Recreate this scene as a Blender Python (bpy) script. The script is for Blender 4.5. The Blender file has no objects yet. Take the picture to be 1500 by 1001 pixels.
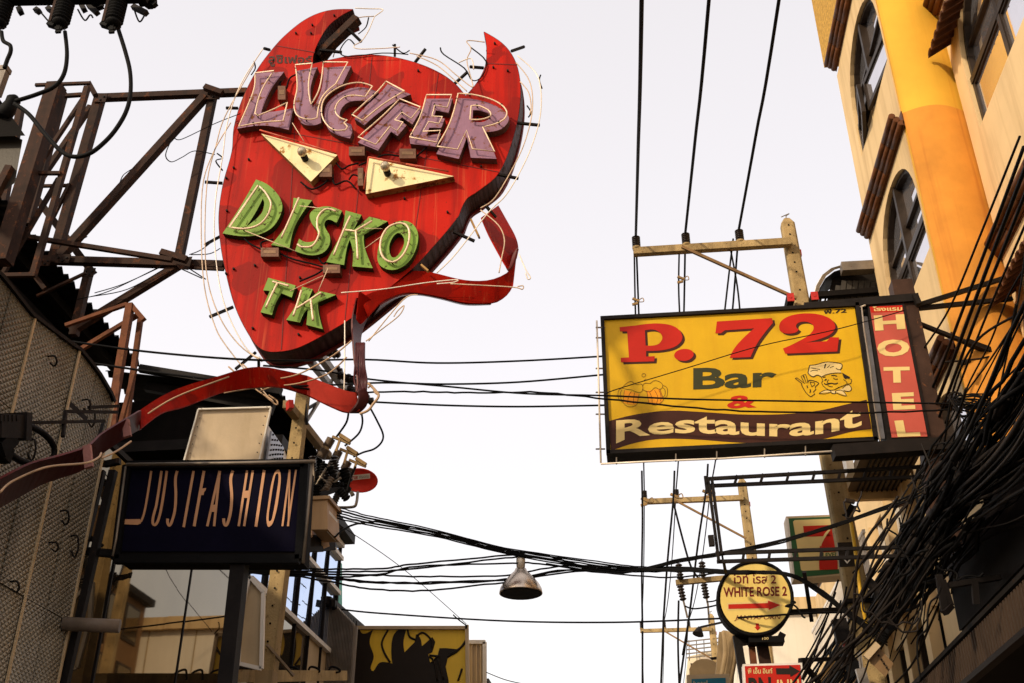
import bpy, bmesh, math, random
from mathutils import Vector, Matrix
from mathutils.geometry import tessellate_polygon
random.seed(7)
R = math.radians
V = Vector
sc = bpy.context.scene
col = sc.collection

# ------------------------------------------------------------------ camera
PITCH, YAW, FPX = R(29.2), R(6.4), 1595.0
cam_d = bpy.data.cameras.new('camera'); cam = bpy.data.objects.new('camera', cam_d); col.objects.link(cam)
cam.location = (0, 0, 1.6)
cam.rotation_euler = (R(90) + PITCH, 0, YAW)
cam_d.sensor_width = 36.0; cam_d.lens = 36.0 * FPX / 1500.0
cam_d.clip_start = 0.05; cam_d.clip_end = 2000
sc.camera = cam

# ------------------------------------------------------------------ sky and sun
SUN_EL, SUN_AZ = R(30), R(222)          # azimuth clockwise from +Y: low behind the camera, to the left
w = bpy.data.worlds.new('World'); sc.world = w; w.use_nodes = True
nt = w.node_tree; nt.nodes.clear()
out = nt.nodes.new('ShaderNodeOutputWorld')
sky = nt.nodes.new('ShaderNodeTexSky'); sky.sky_type = 'NISHITA'; sky.sun_disc = False
sky.sun_elevation = SUN_EL; sky.sun_rotation = SUN_AZ; sky.dust_density = 4.0; sky.air_density = 1.2
bg1 = nt.nodes.new('ShaderNodeBackground'); bg1.inputs[1].default_value = 0.05
nt.links.new(sky.outputs[0], bg1.inputs[0])
# bright haze / thin overcast over the whole dome, whiter and brighter towards the horizon
tc = nt.nodes.new('ShaderNodeTexCoord'); sx = nt.nodes.new('ShaderNodeSeparateXYZ')
nt.links.new(tc.outputs['Generated'], sx.inputs[0])
nz = nt.nodes.new('ShaderNodeTexNoise'); nz.inputs['Scale'].default_value = 1.6; nz.inputs['Detail'].default_value = 3
nt.links.new(tc.outputs['Generated'], nz.inputs['Vector'])
ad = nt.nodes.new('ShaderNodeMath'); ad.operation = 'MULTIPLY_ADD'; ad.inputs[1].default_value = 0.12
nt.links.new(nz.outputs['Fac'], ad.inputs[0]); nt.links.new(sx.outputs['Z'], ad.inputs[2])
rp = nt.nodes.new('ShaderNodeValToRGB')
rp.color_ramp.elements[0].position = 0.25; rp.color_ramp.elements[0].color = (1.0, 0.945, 0.90, 1)
rp.color_ramp.elements[1].position = 0.85; rp.color_ramp.elements[1].color = (0.81, 0.757, 0.745, 1)
e = rp.color_ramp.elements.new(0.55); e.color = (0.92, 0.86, 0.85, 1)
nt.links.new(ad.outputs[0], rp.inputs[0])
bg2 = nt.nodes.new('ShaderNodeBackground'); bg2.inputs[1].default_value = 1.0
nt.links.new(rp.outputs[0], bg2.inputs[0])
adds = nt.nodes.new('ShaderNodeAddShader')
nt.links.new(bg1.outputs[0], adds.inputs[0]); nt.links.new(bg2.outputs[0], adds.inputs[1])
nt.links.new(adds.outputs[0], out.inputs[0])
sd = bpy.data.lights.new('sun', 'SUN'); sd.energy = 3.3; sd.angle = R(3); sd.color = (1.0, 0.83, 0.60)
so = bpy.data.objects.new('sun', sd); col.objects.link(so)
sdir = V((math.sin(SUN_AZ) * math.cos(SUN_EL), math.cos(SUN_AZ) * math.cos(SUN_EL), math.sin(SUN_EL)))
so.rotation_euler = sdir.to_track_quat('Z', 'Y').to_euler(); so.location = (0, -5, 30)
sc.view_settings.view_transform = 'Standard'; sc.view_settings.look = 'None'
sc.view_settings.exposure = 0.0; sc.view_settings.gamma = 1.0; sc.view_settings.use_curve_mapping = False

# ------------------------------------------------------------------ measuring: photo pixel + a depth in the place -> point
FW = V((-math.sin(YAW) * math.cos(PITCH), math.cos(YAW) * math.cos(PITCH), math.sin(PITCH)))
RT = V((math.cos(YAW), math.sin(YAW), 0)); CU = RT.cross(FW)
EYE = V((0, 0, 1.6))
def ray(px, py): return FW * FPX + RT * (px - 750) + CU * (500.5 - py)
def PY(px, py, y): d = ray(px, py); return EYE + d * (y / d.y)
def PX(px, py, x): d = ray(px, py); return EYE + d * (x / d.x)
def PZ(px, py, z): d = ray(px, py); return EYE + d * ((z - 1.6) / d.z)
class Frame:                                   # a flat board: origin, right, up, normal (towards the viewer)
    def __init__(s, o, u, v):
        s.o = V(o); s.u = V(u).normalized(); s.n = s.u.cross(V(v)).normalized(); s.v = s.n.cross(s.u)
    def pt(s, px, py, off=0.0):
        d = ray(px, py); q = s.o + s.n * off
        return EYE + d * ((q - EYE).dot(s.n) / d.dot(s.n))
def facing(y, yaw=0.0, x=0.0):                 # upright board across the street at depth y
    return Frame((x, y, 0), (math.cos(yaw), math.sin(yaw), 0), (0, 0, 1))
def K(x0, y0, s):                              # measured in an enlarged cut-out of the photo
    def f(pts): return [((p[0] / s + x0), (p[1] / s + y0)) + tuple(p[2:]) for p in pts]
    return f

# ------------------------------------------------------------------ materials
MATS = {}
def mat(name, colr, rough=0.6, metal=0.0, var=0.25, scale=3.0, rust=0.0, rustcol=(0.07, 0.028, 0.012), rscale=9.0,
        streak=0.0, streakcol=None, bump=0.15, bscale=60.0, spec=0.16, emb=None, sscale=(9, 9, 0.55), patch=0.0, patchcol=None, streak2=0.0, streak2col=None):
    if name in MATS: return MATS[name]
    m = bpy.data.materials.new(name); m.use_nodes = True; MATS[name] = m
    t = m.node_tree; N = t.nodes; L = t.links
    b = N['Principled BSDF']; b.inputs['Roughness'].default_value = rough; b.inputs['Metallic'].default_value = metal
    b.inputs['Specular IOR Level'].default_value = spec
    g = N.new('ShaderNodeNewGeometry')
    def noise(sc_, det=5, vec=None, ro=0.6):
        n = N.new('ShaderNodeTexNoise'); n.inputs['Scale'].default_value = sc_; n.inputs['Detail'].default_value = det
        n.inputs['Roughness'].default_value = ro
        L.new(vec or g.outputs['Position'], n.inputs['Vector']); return n.outputs['Fac']
    def ramp(src, a, bb):
        r = N.new('ShaderNodeMapRange'); r.inputs['From Min'].default_value = a; r.inputs['From Max'].default_value = bb
        L.new(src, r.inputs['Value']); return r.outputs[0]
    def mix(f, a, bb):
        x = N.new('ShaderNodeMix'); x.data_type = 'RGBA'
        if isinstance(f, float): x.inputs[0].default_value = f
        else: L.new(f, x.inputs[0])
        for i, q in ((6, a), (7, bb)):
            if isinstance(q, tuple): x.inputs[i].default_value = q + (1,) if len(q) == 3 else q
            else: L.new(q, x.inputs[i])
        return x.outputs[2]
    lo = tuple(c * (1 - var) for c in colr); hi = tuple(min(1, c * (1 + var)) for c in colr)
    c = mix(ramp(noise(scale), 0.3, 0.7), lo, hi)
    if streak > 0:
        mp = N.new('ShaderNodeMapping'); mp.inputs['Scale'].default_value = sscale
        L.new(g.outputs['Position'], mp.inputs[0])
        sn = ramp(noise(1.0, 4, mp.outputs[0]), 0.5, 0.75)
        ml = N.new('ShaderNodeMath'); ml.operation = 'MULTIPLY'; ml.inputs[1].default_value = streak; L.new(sn, ml.inputs[0])
        c = mix(ml.outputs[0], c, streakcol or tuple(q * 0.35 for q in colr))
    if patch > 0:                               # peeled or repainted areas with hard edges
        pm = ramp(noise(1.5, 2, None, 0.45), 0.595 - patch * 0.1, 0.605 - patch * 0.1)
        pl_ = N.new('ShaderNodeMath'); pl_.operation = 'MULTIPLY'; pl_.inputs[1].default_value = 0.8; L.new(pm, pl_.inputs[0])
        c = mix(pl_.outputs[0], c, patchcol)
    if streak2 > 0:
        mp2 = N.new('ShaderNodeMapping'); mp2.inputs['Scale'].default_value = (26, 26, 0.5); mp2.inputs['Location'].default_value = (5, 3, 0)
        L.new(g.outputs['Position'], mp2.inputs[0])
        s2 = ramp(noise(1.0, 3, mp2.outputs[0]), 0.58, 0.75)
        area = ramp(noise(0.9, 2), 0.4, 0.62)
        m3 = N.new('ShaderNodeMath'); m3.operation = 'MULTIPLY'; L.new(s2, m3.inputs[0]); L.new(area, m3.inputs[1])
        m4 = N.new('ShaderNodeMath'); m4.operation = 'MULTIPLY'; m4.inputs[1].default_value = streak2; L.new(m3.outputs[0], m4.inputs[0])
        c = mix(m4.outputs[0], c, streak2col)
    rr = None
    if rust > 0:
        rr = ramp(noise(rscale, 8, None, 0.68), 0.72 - rust * 0.4, 0.78 - rust * 0.4)
        c = mix(rr, c, mix(ramp(noise(40, 3), 0.3, 0.7), rustcol, tuple(q * 2.6 for q in rustcol)))
        mr = N.new('ShaderNodeMapRange'); mr.inputs['To Min'].default_value = rough; mr.inputs['To Max'].default_value = 0.9
        L.new(rr, mr.inputs['Value']); L.new(mr.outputs[0], b.inputs['Roughness'])
        if metal > 0:
            m2 = N.new('ShaderNodeMapRange'); m2.inputs['To Min'].default_value = metal; m2.inputs['To Max'].default_value = 0.0
            L.new(rr, m2.inputs['Value']); L.new(m2.outputs[0], b.inputs['Metallic'])
    L.new(c, b.inputs['Base Color'])
    h = noise(bscale, 3)
    bp = N.new('ShaderNodeBump'); bp.inputs['Strength'].default_value = bump; bp.inputs['Distance'].default_value = 0.01
    if emb:                                     # pressed lozenge relief of sheet metal, emb = pitch in metres, on a wall along the street
        sp = N.new('ShaderNodeSeparateXYZ'); L.new(g.outputs['Position'], sp.inputs[0])
        def sn(sgn):
            a1 = N.new('ShaderNodeMath'); a1.operation = 'MULTIPLY_ADD'; a1.inputs[1].default_value = sgn * 1.0
            L.new(sp.outputs['Y'], a1.inputs[0]); L.new(sp.outputs['Z'], a1.inputs[2])
            a2 = N.new('ShaderNodeMath'); a2.operation = 'MULTIPLY'; a2.inputs[1].default_value = math.pi / emb; L.new(a1.outputs[0], a2.inputs[0])
            a3 = N.new('ShaderNodeMath'); a3.operation = 'SINE'; L.new(a2.outputs[0], a3.inputs[0]); 
            a4 = N.new('ShaderNodeMath'); a4.operation = 'ABSOLUTE'; L.new(a3.outputs[0], a4.inputs[0]); return a4.outputs[0]
        mn = N.new('ShaderNodeMath'); mn.operation = 'MINIMUM'; L.new(sn(0.8), mn.inputs[0]); L.new(sn(-0.8), mn.inputs[1])
        h = mn.outputs[0]; bp.inputs['Strength'].default_value = 1.0; bp.inputs['Distance'].default_value = 0.03
    L.new(h, bp.inputs['Height']); L.new(bp.outputs[0], b.inputs['Normal'])
    return m
def glass(name, colr, metal, rough=0.02, ior=1.5, wob=0.02):
    m = mat(name, colr, rough, metal, 0.12, 0.8, bump=wob, bscale=1.3, spec=0.5)
    m.node_tree.nodes['Principled BSDF'].inputs['IOR'].default_value = ior
    return m

# ------------------------------------------------------------------ mesh building
class MB:
    def __init__(s): s.bm = bmesh.new(); s.m = 0
    def face(s, pts):
        vs = [s.bm.verts.new(p) for p in pts]
        try: f = s.bm.faces.new(vs); f.material_index = s.m; return f
        except ValueError: return None
    def hexa(s, a, b):                          # two quads of four points, joined
        va = [s.bm.verts.new(p) for p in a]; vb = [s.bm.verts.new(p) for p in b]
        fs = [va[::-1], vb] + [[va[i], va[(i + 1) % 4], vb[(i + 1) % 4], vb[i]] for i in range(4)]
        for f in fs: s.bm.faces.new(f).material_index = s.m
        return s
    def box(s, x0, x1, y0, y1, z0, z1):
        return s.hexa([(x0, y0, z0), (x1, y0, z0), (x1, y1, z0), (x0, y1, z0)], [(x0, y0, z1), (x1, y0, z1), (x1, y1, z1), (x0, y1, z1)])
    def beam(s, p, q, wd, ht=None, up=(0, 0, 1), ext=0.0):
        p, q = V(p), V(q); ht = ht or wd; d = (q - p).normalized(); p = p - d * ext; q = q + d * ext
        u = V(up)
        if abs(d.dot(u)) > 0.95: u = V((0, 1, 0))
        a = d.cross(u).normalized() * wd / 2; c = a.cross(d).normalized() * ht / 2
        return s.hexa([p - a - c, p + a - c, p + a + c, p - a + c], [q - a - c, q + a - c, q + a + c, q - a + c])
    def tube(s, pts, r, n=6, closed=False, taper=None):
        pts = [V(p) for p in pts]; k = len(pts); rings = []; prev = None
        for i, p in enumerate(pts):
            if closed: d = pts[(i + 1) % k] - pts[i - 1]
            else: d = pts[min(i + 1, k - 1)] - pts[max(i - 1, 0)]
            if d.length < 1e-9: d = V((0, 0, 1))
            d.normalize()
            if prev is None:
                a = d.cross(V((0, 0, 1)));
                if a.length < 0.1: a = d.cross(V((0, 1, 0)))
                a.normalize()
            else:
                a = prev - d * prev.dot(d)
                a = a.normalized() if a.length > 1e-6 else d.orthogonal().normalized()
            prev = a; c = d.cross(a)
            rad = r if taper is None else r + (taper - r) * i / (k - 1)
            rings.append([s.bm.verts.new(p + (a * math.cos(t) + c * math.sin(t)) * rad) for t in [2 * math.pi * j / n for j in range(n)]])
        for i in range(k if closed else k - 1):
            A, B = rings[i], rings[(i + 1) % k]
            for j in range(n):
                f = s.bm.faces.new((A[j], A[(j + 1) % n], B[(j + 1) % n], B[j])); f.smooth = True; f.material_index = s.m
        if not closed:
            for q in (rings[0][::-1], rings[-1]):
                f = s.bm.faces.new(q); f.material_index = s.m
        return s
    def lathe(s, o, axis, prof, n=12, smooth=True):        # prof: (distance along axis, radius)
        o = V(o); d = V(axis).normalized(); a = d.orthogonal().normalized(); c = d.cross(a); rings = []
        for (h, r) in prof:
            rings.append([s.bm.verts.new(o + d * h + (a * math.cos(t) + c * math.sin(t)) * max(r, 1e-4)) for t in [2 * math.pi * j / n for j in range(n)]])
        for A, B in zip(rings, rings[1:]):
            for j in range(n):
                f = s.bm.faces.new((A[j], A[(j + 1) % n], B[(j + 1) % n], B[j])); f.smooth = smooth; f.material_index = s.m
        for q in (rings[0][::-1], rings[-1]): s.bm.faces.new(q).material_index = s.m
        return s
    def strip(s, A, B, thick=0.012):                       # sheet between two edge lines, with thickness
        A = [V(p) for p in A]; B = [V(p) for p in B]; fr, bk = [], []
        k = len(A)
        for i in range(k):
            t = A[min(i + 1, k - 1)] - A[max(i - 1, 0)]; n = t.cross(B[i] - A[i]).normalized() * thick / 2
            fr.append((s.bm.verts.new(A[i] + n), s.bm.verts.new(B[i] + n))); bk.append((s.bm.verts.new(A[i] - n), s.bm.verts.new(B[i] - n)))
        for i in range(k - 1):
            for q in ((fr[i][0], fr[i + 1][0], fr[i + 1][1], fr[i][1]), (bk[i][0], bk[i][1], bk[i + 1][1], bk[i + 1][0])):
                f = s.bm.faces.new(q); f.smooth = True; f.material_index = s.m
            for z in (0, 1):
                s.bm.faces.new((fr[i][z], fr[i + 1][z], bk[i + 1][z], bk[i][z])).material_index = s.m
        for i in (0, k - 1): s.bm.faces.new((fr[i][0], fr[i][1], bk[i][1], bk[i][0])).material_index = s.m
        return s
    def plate(s, cons, fr, off, depth=0.0, walls=True, front=True, back=True):   # cons: outlines in photo pixels on a Frame; holes follow the outer one
        P = [[fr.pt(p[0], p[1], off) for p in c] for c in cons]
        return s.slab(P, fr.n * -depth, fr, depth > 0 and walls, front, depth > 0 and back)
    def slab(s, P, dv, fr, walls=True, front=True, back=True):
        loc = [[V((p.dot(fr.u), p.dot(fr.v), 0)) for p in c] for c in P]
        tri = tessellate_polygon(loc); flat = [p for c in P for p in c]
        va = [s.bm.verts.new(p) for p in flat]; vb = [s.bm.verts.new(p + dv) for p in flat] if (walls or back) else None
        for t in tri:
            a, b, c = (flat[i] for i in t)
            if (b - a).cross(c - a).length < 1e-12: continue
            o = (b - a).cross(c - a).dot(fr.n) > 0
            tt = t if o else t[::-1]
            try:
                if front: s.bm.faces.new([va[i] for i in tt]).material_index = s.m
                if back: s.bm.faces.new([vb[i] for i in tt[::-1]]).material_index = s.m
            except ValueError: pass
        if walls:
            k = 0
            for ci, c in enumerate(P):
                n = len(c); ar = sum(loc[ci][i].x * loc[ci][(i + 1) % n].y - loc[ci][(i + 1) % n].x * loc[ci][i].y for i in range(n))
                ccw = (ar > 0) == (ci == 0)
                for i in range(n):
                    a, b = k + i, k + (i + 1) % n
                    q = (va[a], vb[a], vb[b], va[b]) if ccw else (va[b], vb[b], vb[a], va[a])
                    s.bm.faces.new(q).material_index = s.m
                k += n
        if not front:
            for v in va:
                if not v.link_faces: s.bm.verts.remove(v)
        return s
def sm(pts, closed=True, n=5):                # corner points (x, y); smooth points (x, y, 1)
    k = len(pts); o = []
    for i in range(k if closed else k - 1):
        a, b = pts[i], pts[(i + 1) % k]; sa, sb = len(a) > 2, len(b) > 2
        A, B = V(a[:2]), V(b[:2])
        if not (sa or sb): o.append(tuple(A)); continue
        pa, nb = V(pts[i - 1][:2]), V(pts[(i + 2) % k][:2])
        if not closed:
            if i == 0: sa = False
            if i + 1 == k - 1: sb = False
        ll = (B - A).length
        ta = (B - pa).normalized() * ll if sa else None; tb = (nb - A).normalized() * ll if sb else None
        if ta is None: ta = (B - A) * 1.5 - tb * 0.5
        if tb is None: tb = (B - A) * 1.5 - ta * 0.5
        for j in range(n):
            t = j / n
            q = A * (2 * t**3 - 3 * t**2 + 1) + ta * (t**3 - 2 * t**2 + t) + B * (-2 * t**3 + 3 * t**2) + tb * (t**3 - t**2)
            o.append(tuple(q))
    if not closed: o.append(tuple(pts[-1][:2]))
    return o
def cat3(pts, n=6):                            # smooth line through 3D points
    pts = [V(p) for p in pts]; k = len(pts); o = []
    for i in range(k - 1):
        p0, p1, p2, p3 = pts[max(i - 1, 0)], pts[i], pts[i + 1], pts[min(i + 2, k - 1)]
        for j in range(n):
            t = j / n
            o.append(0.5 * ((2 * p1) + (p2 - p0) * t + (2 * p0 - 5 * p1 + 4 * p2 - p3) * t * t + (3 * p1 - p0 - 3 * p2 + p3) * t**3))
    o.append(pts[-1]); return o
def sag(p, q, s, n=14, jit=0.0):
    p, q = V(p), V(q)
    return [p.lerp(q, i / n) - V((0, 0, s * 4 * (i / n) * (1 - i / n))) + V((random.uniform(-jit, jit), 0, random.uniform(-jit, jit))) * (0 < i < n) for i in range(n + 1)]

# ------------------------------------------------------------------ things and parts
def tag(o, label=None, cat=None, group=None, kind=None):
    if label: o['label'] = label
    if cat: o['category'] = cat
    if group: o['group'] = group
    if kind: o['kind'] = kind
    return o
def thing(name, label, cat, loc, group=None):
    o = bpy.data.objects.new(name, None); o.empty_display_size = 0.1; col.objects.link(o); o.location = loc
    o['org'] = tuple(loc); return tag(o, label, cat, group)
def org(o):
    return V((0, 0, 0)) if o is None else V(o['org'])
def part(name, mb, m, parent=None, label=None, kind=None, keep=False):
    me = bpy.data.meshes.new(name); bm = mb.bm
    og = org(parent)
    if og.length: bmesh.ops.translate(bm, verts=bm.verts, vec=-og)
    bm.to_mesh(me); bm.free()
    for x in (m if isinstance(m, (list, tuple)) else [m]): me.materials.append(x)
    o = bpy.data.objects.new(name, me); col.objects.link(o)
    if parent: o.parent = parent; o['org'] = tuple(og)
    return tag(o, label, None, None, kind)
def single(name, mb, m, label, cat, group=None):
    return tag(part(name, mb, m), label, cat, group)
def structure(name, mb, m): return tag(part(name, mb, m), kind='structure')
def copy_tree(o, dv, label=None, parent=None):
    c = o.copy(); col.objects.link(c)
    if parent: c.parent = parent
    else: c.location = V(o.location) + V(dv)
    if label: c['label'] = label
    for ch in list(o.children): copy_tree(ch, dv, None, c)
    return c
def text_mb(body, fr, off, corners, bold=0.0, shear=0.0, mb=None, fn=None):
    """flat print: body fitted into four photo corners (top left, top right, bottom right, bottom left) on a Frame"""
    cu = bpy.data.curves.new('t', 'FONT'); cu.body = body; cu.offset = bold; cu.shear = shear; cu.resolution_u = 3
    ob = bpy.data.objects.new('t', cu); col.objects.link(ob)
    dg = bpy.context.evaluated_depsgraph_get(); dg.update()
    me = bpy.data.meshes.new_from_object(ob.evaluated_get(dg))
    vs = [v.co.copy() for v in me.vertices]; fs = [tuple(p.vertices) for p in me.polygons]
    bpy.data.objects.remove(ob); bpy.data.curves.remove(cu); bpy.data.meshes.remove(me)
    mb = mb or MB()
    if not vs: return mb
    x0, x1 = min(v.x for v in vs), max(v.x for v in vs); y0, y1 = min(v.y for v in vs), max(v.y for v in vs)
    if fn is None:
        tl, tr, br, bl = [V(c) for c in corners]
        fn = lambda s, t: tl.lerp(tr, s).lerp(bl.lerp(br, s), 1 - t)
    nv = []
    for v in vs:
        q = fn((v.x - x0) / (x1 - x0), (v.y - y0) / max(1e-6, y1 - y0)); nv.append(mb.bm.verts.new(fr.pt(q[0], q[1], off)))
    for f in fs:
        p = [nv[i] for i in f]
        if len(set(p)) < 3: continue
        a = (p[1].co - p[0].co).cross(p[2].co - p[0].co)
        try: mb.bm.faces.new(p if a.dot(fr.n) >= 0 else p[::-1]).material_index = mb.m
        except ValueError: pass
    return mb
def rectpx(x0, y0, x1, y1): return [(x0, y0), (x1, y0), (x1, y1), (x0, y1)]

# ------------------------------------------------------------------ palette
RUST = mat('rusty_steel', (0.032, 0.014, 0.008), 0.75, 0.1, 0.5, 4, rust=0.4, rustcol=(0.05, 0.019, 0.009), streak=0.6, streakcol=(0.012, 0.008, 0.006))
RUSTO = mat('orange_rusty_steel', (0.12, 0.04, 0.017), 0.75, 0.1, 0.4, 4, rust=0.5)
DARK = mat('dark_steel', (0.011, 0.008, 0.007), 0.65, 0.1, 0.4, 4, rust=0.2, rustcol=(0.03, 0.014, 0.008))
BLACK = mat('black_rubber', (0.004, 0.0035, 0.0035), 0.7, 0, 0.3, 6, spec=0.1)
REDP = mat('faded_red_paint', (0.43, 0.010, 0.003), 0.55, 0, 0.2, 1.1, rust=0.22, rscale=34, rustcol=(0.045, 0.012, 0.006), streak=0.75, streakcol=(0.15, 0.006, 0.005), spec=0.08, patch=0.5, patchcol=(0.22, 0.007, 0.004), streak2=0.85, streak2col=(0.56, 0.12, 0.045), sscale=(7, 7, 0.4))
REDD = mat('dull_red_paint', (0.15, 0.01, 0.008), 0.5, 0, 0.3, 2, rust=0.2)
RIM = mat('dark_red_rim', (0.05, 0.007, 0.006), 0.6, 0, 0.5, 2, rust=0.42, rustcol=(0.03, 0.015, 0.008), rscale=5)  # far darker red than the face plate, with rust patches
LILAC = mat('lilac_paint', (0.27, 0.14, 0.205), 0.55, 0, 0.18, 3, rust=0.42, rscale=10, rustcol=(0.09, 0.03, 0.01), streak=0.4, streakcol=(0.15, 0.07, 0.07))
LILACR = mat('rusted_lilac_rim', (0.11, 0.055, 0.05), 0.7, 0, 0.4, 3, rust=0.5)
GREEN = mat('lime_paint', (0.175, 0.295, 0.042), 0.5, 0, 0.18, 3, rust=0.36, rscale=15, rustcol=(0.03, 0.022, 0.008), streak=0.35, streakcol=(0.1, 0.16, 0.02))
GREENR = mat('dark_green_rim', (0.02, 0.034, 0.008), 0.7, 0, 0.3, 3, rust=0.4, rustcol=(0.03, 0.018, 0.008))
CREAME = mat('cream_enamel', (0.84, 0.72, 0.40), 0.5, 0, 0.08, 2, rust=0.38, rscale=6, rustcol=(0.17, 0.07, 0.012), streak=0.3, streakcol=(0.6, 0.38, 0.06))
NEON = mat('dead_neon_glass', (0.80, 0.58, 0.38), 0.25, 0, 0.2, 5, spec=0.5)
NEONW = mat('pale_neon_glass', (0.84, 0.72, 0.58), 0.25, 0, 0.2, 5, spec=0.5)
CONC = mat('weathered_concrete', (0.37, 0.26, 0.12), 0.85, 0, 0.35, 2.5, streak=0.6, streakcol=(0.13, 0.085, 0.04), bump=0.6, rust=0.3, rscale=24, rustcol=(0.07, 0.042, 0.02))
CONCG = mat('grimy_concrete', (0.3, 0.21, 0.11), 0.85, 0, 0.25, 3, streak=0.5, bump=0.4, rust=0.2, rscale=18, rustcol=(0.07, 0.045, 0.025))
GALV = mat('galvanised_steel', (0.22, 0.18, 0.14), 0.5, 0.6, 0.25, 5, rust=0.12)
CERAM = mat('dark_glazed_ceramic', (0.014, 0.008, 0.006), 0.3, 0, 0.3, 4, spec=0.4)
CERAMG = mat('grey_ceramic', (0.16, 0.12, 0.09), 0.4, 0, 0.3, 4)
CAPRED = mat('red_cap_paint', (0.45, 0.03, 0.025), 0.5, 0, 0.2, 4)
CREAM = mat('cream_render', (0.70, 0.50, 0.26), 0.8, 0, 0.1, 0.9, streak=0.6, streakcol=(0.36, 0.22, 0.095), sscale=(5, 3.2, 0.22), rust=0.1, rscale=9, rustcol=(0.2, 0.12, 0.06))
YELLOW = mat('yellow_ochre_render', (0.64, 0.34, 0.035), 0.75, 0, 0.1, 1.0, streak=0.45, streakcol=(0.45, 0.18, 0.012), sscale=(6, 6, 0.2), rust=0.05, rscale=10, rustcol=(0.2, 0.08, 0.02))
ORANGE = mat('orange_render', (0.54, 0.215, 0.03), 0.75, 0, 0.2, 1.3, streak=0.7, streakcol=(0.3, 0.085, 0.012), sscale=(6, 6, 0.2), rust=0.07, rscale=9, rustcol=(0.16, 0.055, 0.015))
TILE = mat('glazed_brown_tile', (0.115, 0.042, 0.016), 0.5, 0, 0.4, 6, rust=0.2)
GOLDT = mat('gold_rough_render', (0.5, 0.28, 0.05), 0.8, 0, 0.4, 16, bump=1.0, bscale=25)
WFRAME = mat('bronze_window_frame', (0.035, 0.024, 0.017), 0.4, 0.2, 0.3, 5, rust=0.1)
PANE = glass('grey_window_glass', (0.74, 0.72, 0.76), 0.9, 0.03, wob=0.03)
PANEB = glass('blue_mirror_glass', (0.50, 0.63, 0.93), 0.95, 0.015, wob=0.05)
PANED = glass('dark_shop_glass', (0.19, 0.15, 0.095), 0.92, 0.02, wob=0.008)
WHITEP = mat('white_paint', (0.72, 0.66, 0.58), 0.5, 0, 0.08, 3, streak=0.2)
BEIGEP = mat('beige_sheet_metal', (0.5, 0.37, 0.22), 0.45, 0.1, 0.12, 2, streak=0.3, streakcol=(0.4, 0.27, 0.14))
NAVY = mat('navy_acrylic', (0.004, 0.0032, 0.011), 0.8, 0, 0.3, 2, spec=0.04)
TAN = mat('tan_print', (0.52, 0.26, 0.13), 0.5, 0, 0.1, 3)
SHADOWY = mat('shadow_black', (0.008, 0.006, 0.005), 0.8, 0, 0.4, 1.5, streak=0.4, spec=0.08)  # near-black, the shade under roofs and indoors is put into it
ROOFD = mat('dark_roof_sheet', (0.012, 0.009, 0.007), 0.7, 0.1, 0.4, 3, rust=0.25, rustcol=(0.025, 0.012, 0.007), spec=0.1)  # very dark sheet with sparse rust
EMBOSS = mat('pressed_metal_sheet', (0.40, 0.34, 0.25), 0.4, 0.35, 0.5, 0.7, streak=0.75, streakcol=(0.05, 0.036, 0.024), emb=0.05, sscale=(1.4, 1.4, 0.3), rust=0.08, rscale=5)
CORRUG = mat('grey_corrugated_sheet', (0.33, 0.28, 0.23), 0.5, 0.4, 0.15, 2, streak=0.3)
SIGNY = mat('yellow_sign_print', (0.62, 0.36, 0.008), 0.45, 0, 0.09, 1.2, streak=0.3, streakcol=(0.45, 0.2, 0.006), sscale=(5, 5, 0.4), rust=0.05, rscale=30)
SRED = mat('red_print', (0.47, 0.016, 0.006), 0.45, 0, 0.08, 2)
SBRN = mat('brown_print', (0.05, 0.014, 0.007), 0.5, 0, 0.1, 2)
SGRN = mat('olive_print', (0.04, 0.04, 0.014), 0.5, 0, 0.08, 2)
SCRM = mat('cream_print', (0.70, 0.52, 0.21), 0.5, 0, 0.07, 2)
SPNK = mat('faded_pink_print', (0.46, 0.085, 0.06), 0.45, 0, 0.1, 1.5)
SBLK = mat('black_print', (0.02, 0.013, 0.008), 0.5, 0, 0.1, 2)
SORG = mat('amber_print', (0.75, 0.28, 0.01), 0.5, 0, 0.1, 2)
SGREEN = mat('green_print', (0.03, 0.10, 0.035), 0.45, 0, 0.08, 2)
SBLUE = mat('teal_print', (0.02, 0.16, 0.24), 0.45, 0, 0.08, 2)
ASPH = mat('asphalt', (0.05, 0.048, 0.045), 0.9, 0, 0.25, 6, bump=0.5)
PAVE = mat('pavement_concrete', (0.24, 0.21, 0.17), 0.9, 0, 0.2, 3, bump=0.4)
SOIL = mat('dry_soil', (0.16, 0.13, 0.09), 0.95, 0, 0.2, 0.5)
STEELW = mat('brushed_aluminium', (0.42, 0.36, 0.3), 0.35, 0.8, 0.2, 5)
DISHR = mat('red_dish_enamel', (0.74, 0.045, 0.028), 0.4, 0, 0.08, 3)
TEAL = mat('teal_sheet', (0.03, 0.33, 0.24), 0.5, 0, 0.1, 3)
BRNW = mat('pinkish_brown_render', (0.17, 0.085, 0.05), 0.85, 0, 0.15, 1.5, streak=0.3)
AWN = mat('ribbed_awning_fabric', (0.05, 0.031, 0.02), 0.8, 0, 0.2, 2)
CABLES = [BLACK, mat('dusty_black_cable', (0.016, 0.012, 0.010), 0.8, 0, 0.4, 8, spec=0.1), mat('brown_black_cable', (0.011, 0.007, 0.005), 0.6, 0, 0.4, 8, spec=0.2)]
BULB = mat('clear_bulb_glass', (0.5, 0.42, 0.3), 0.1, 0.4, 0.2, 8)

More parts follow.
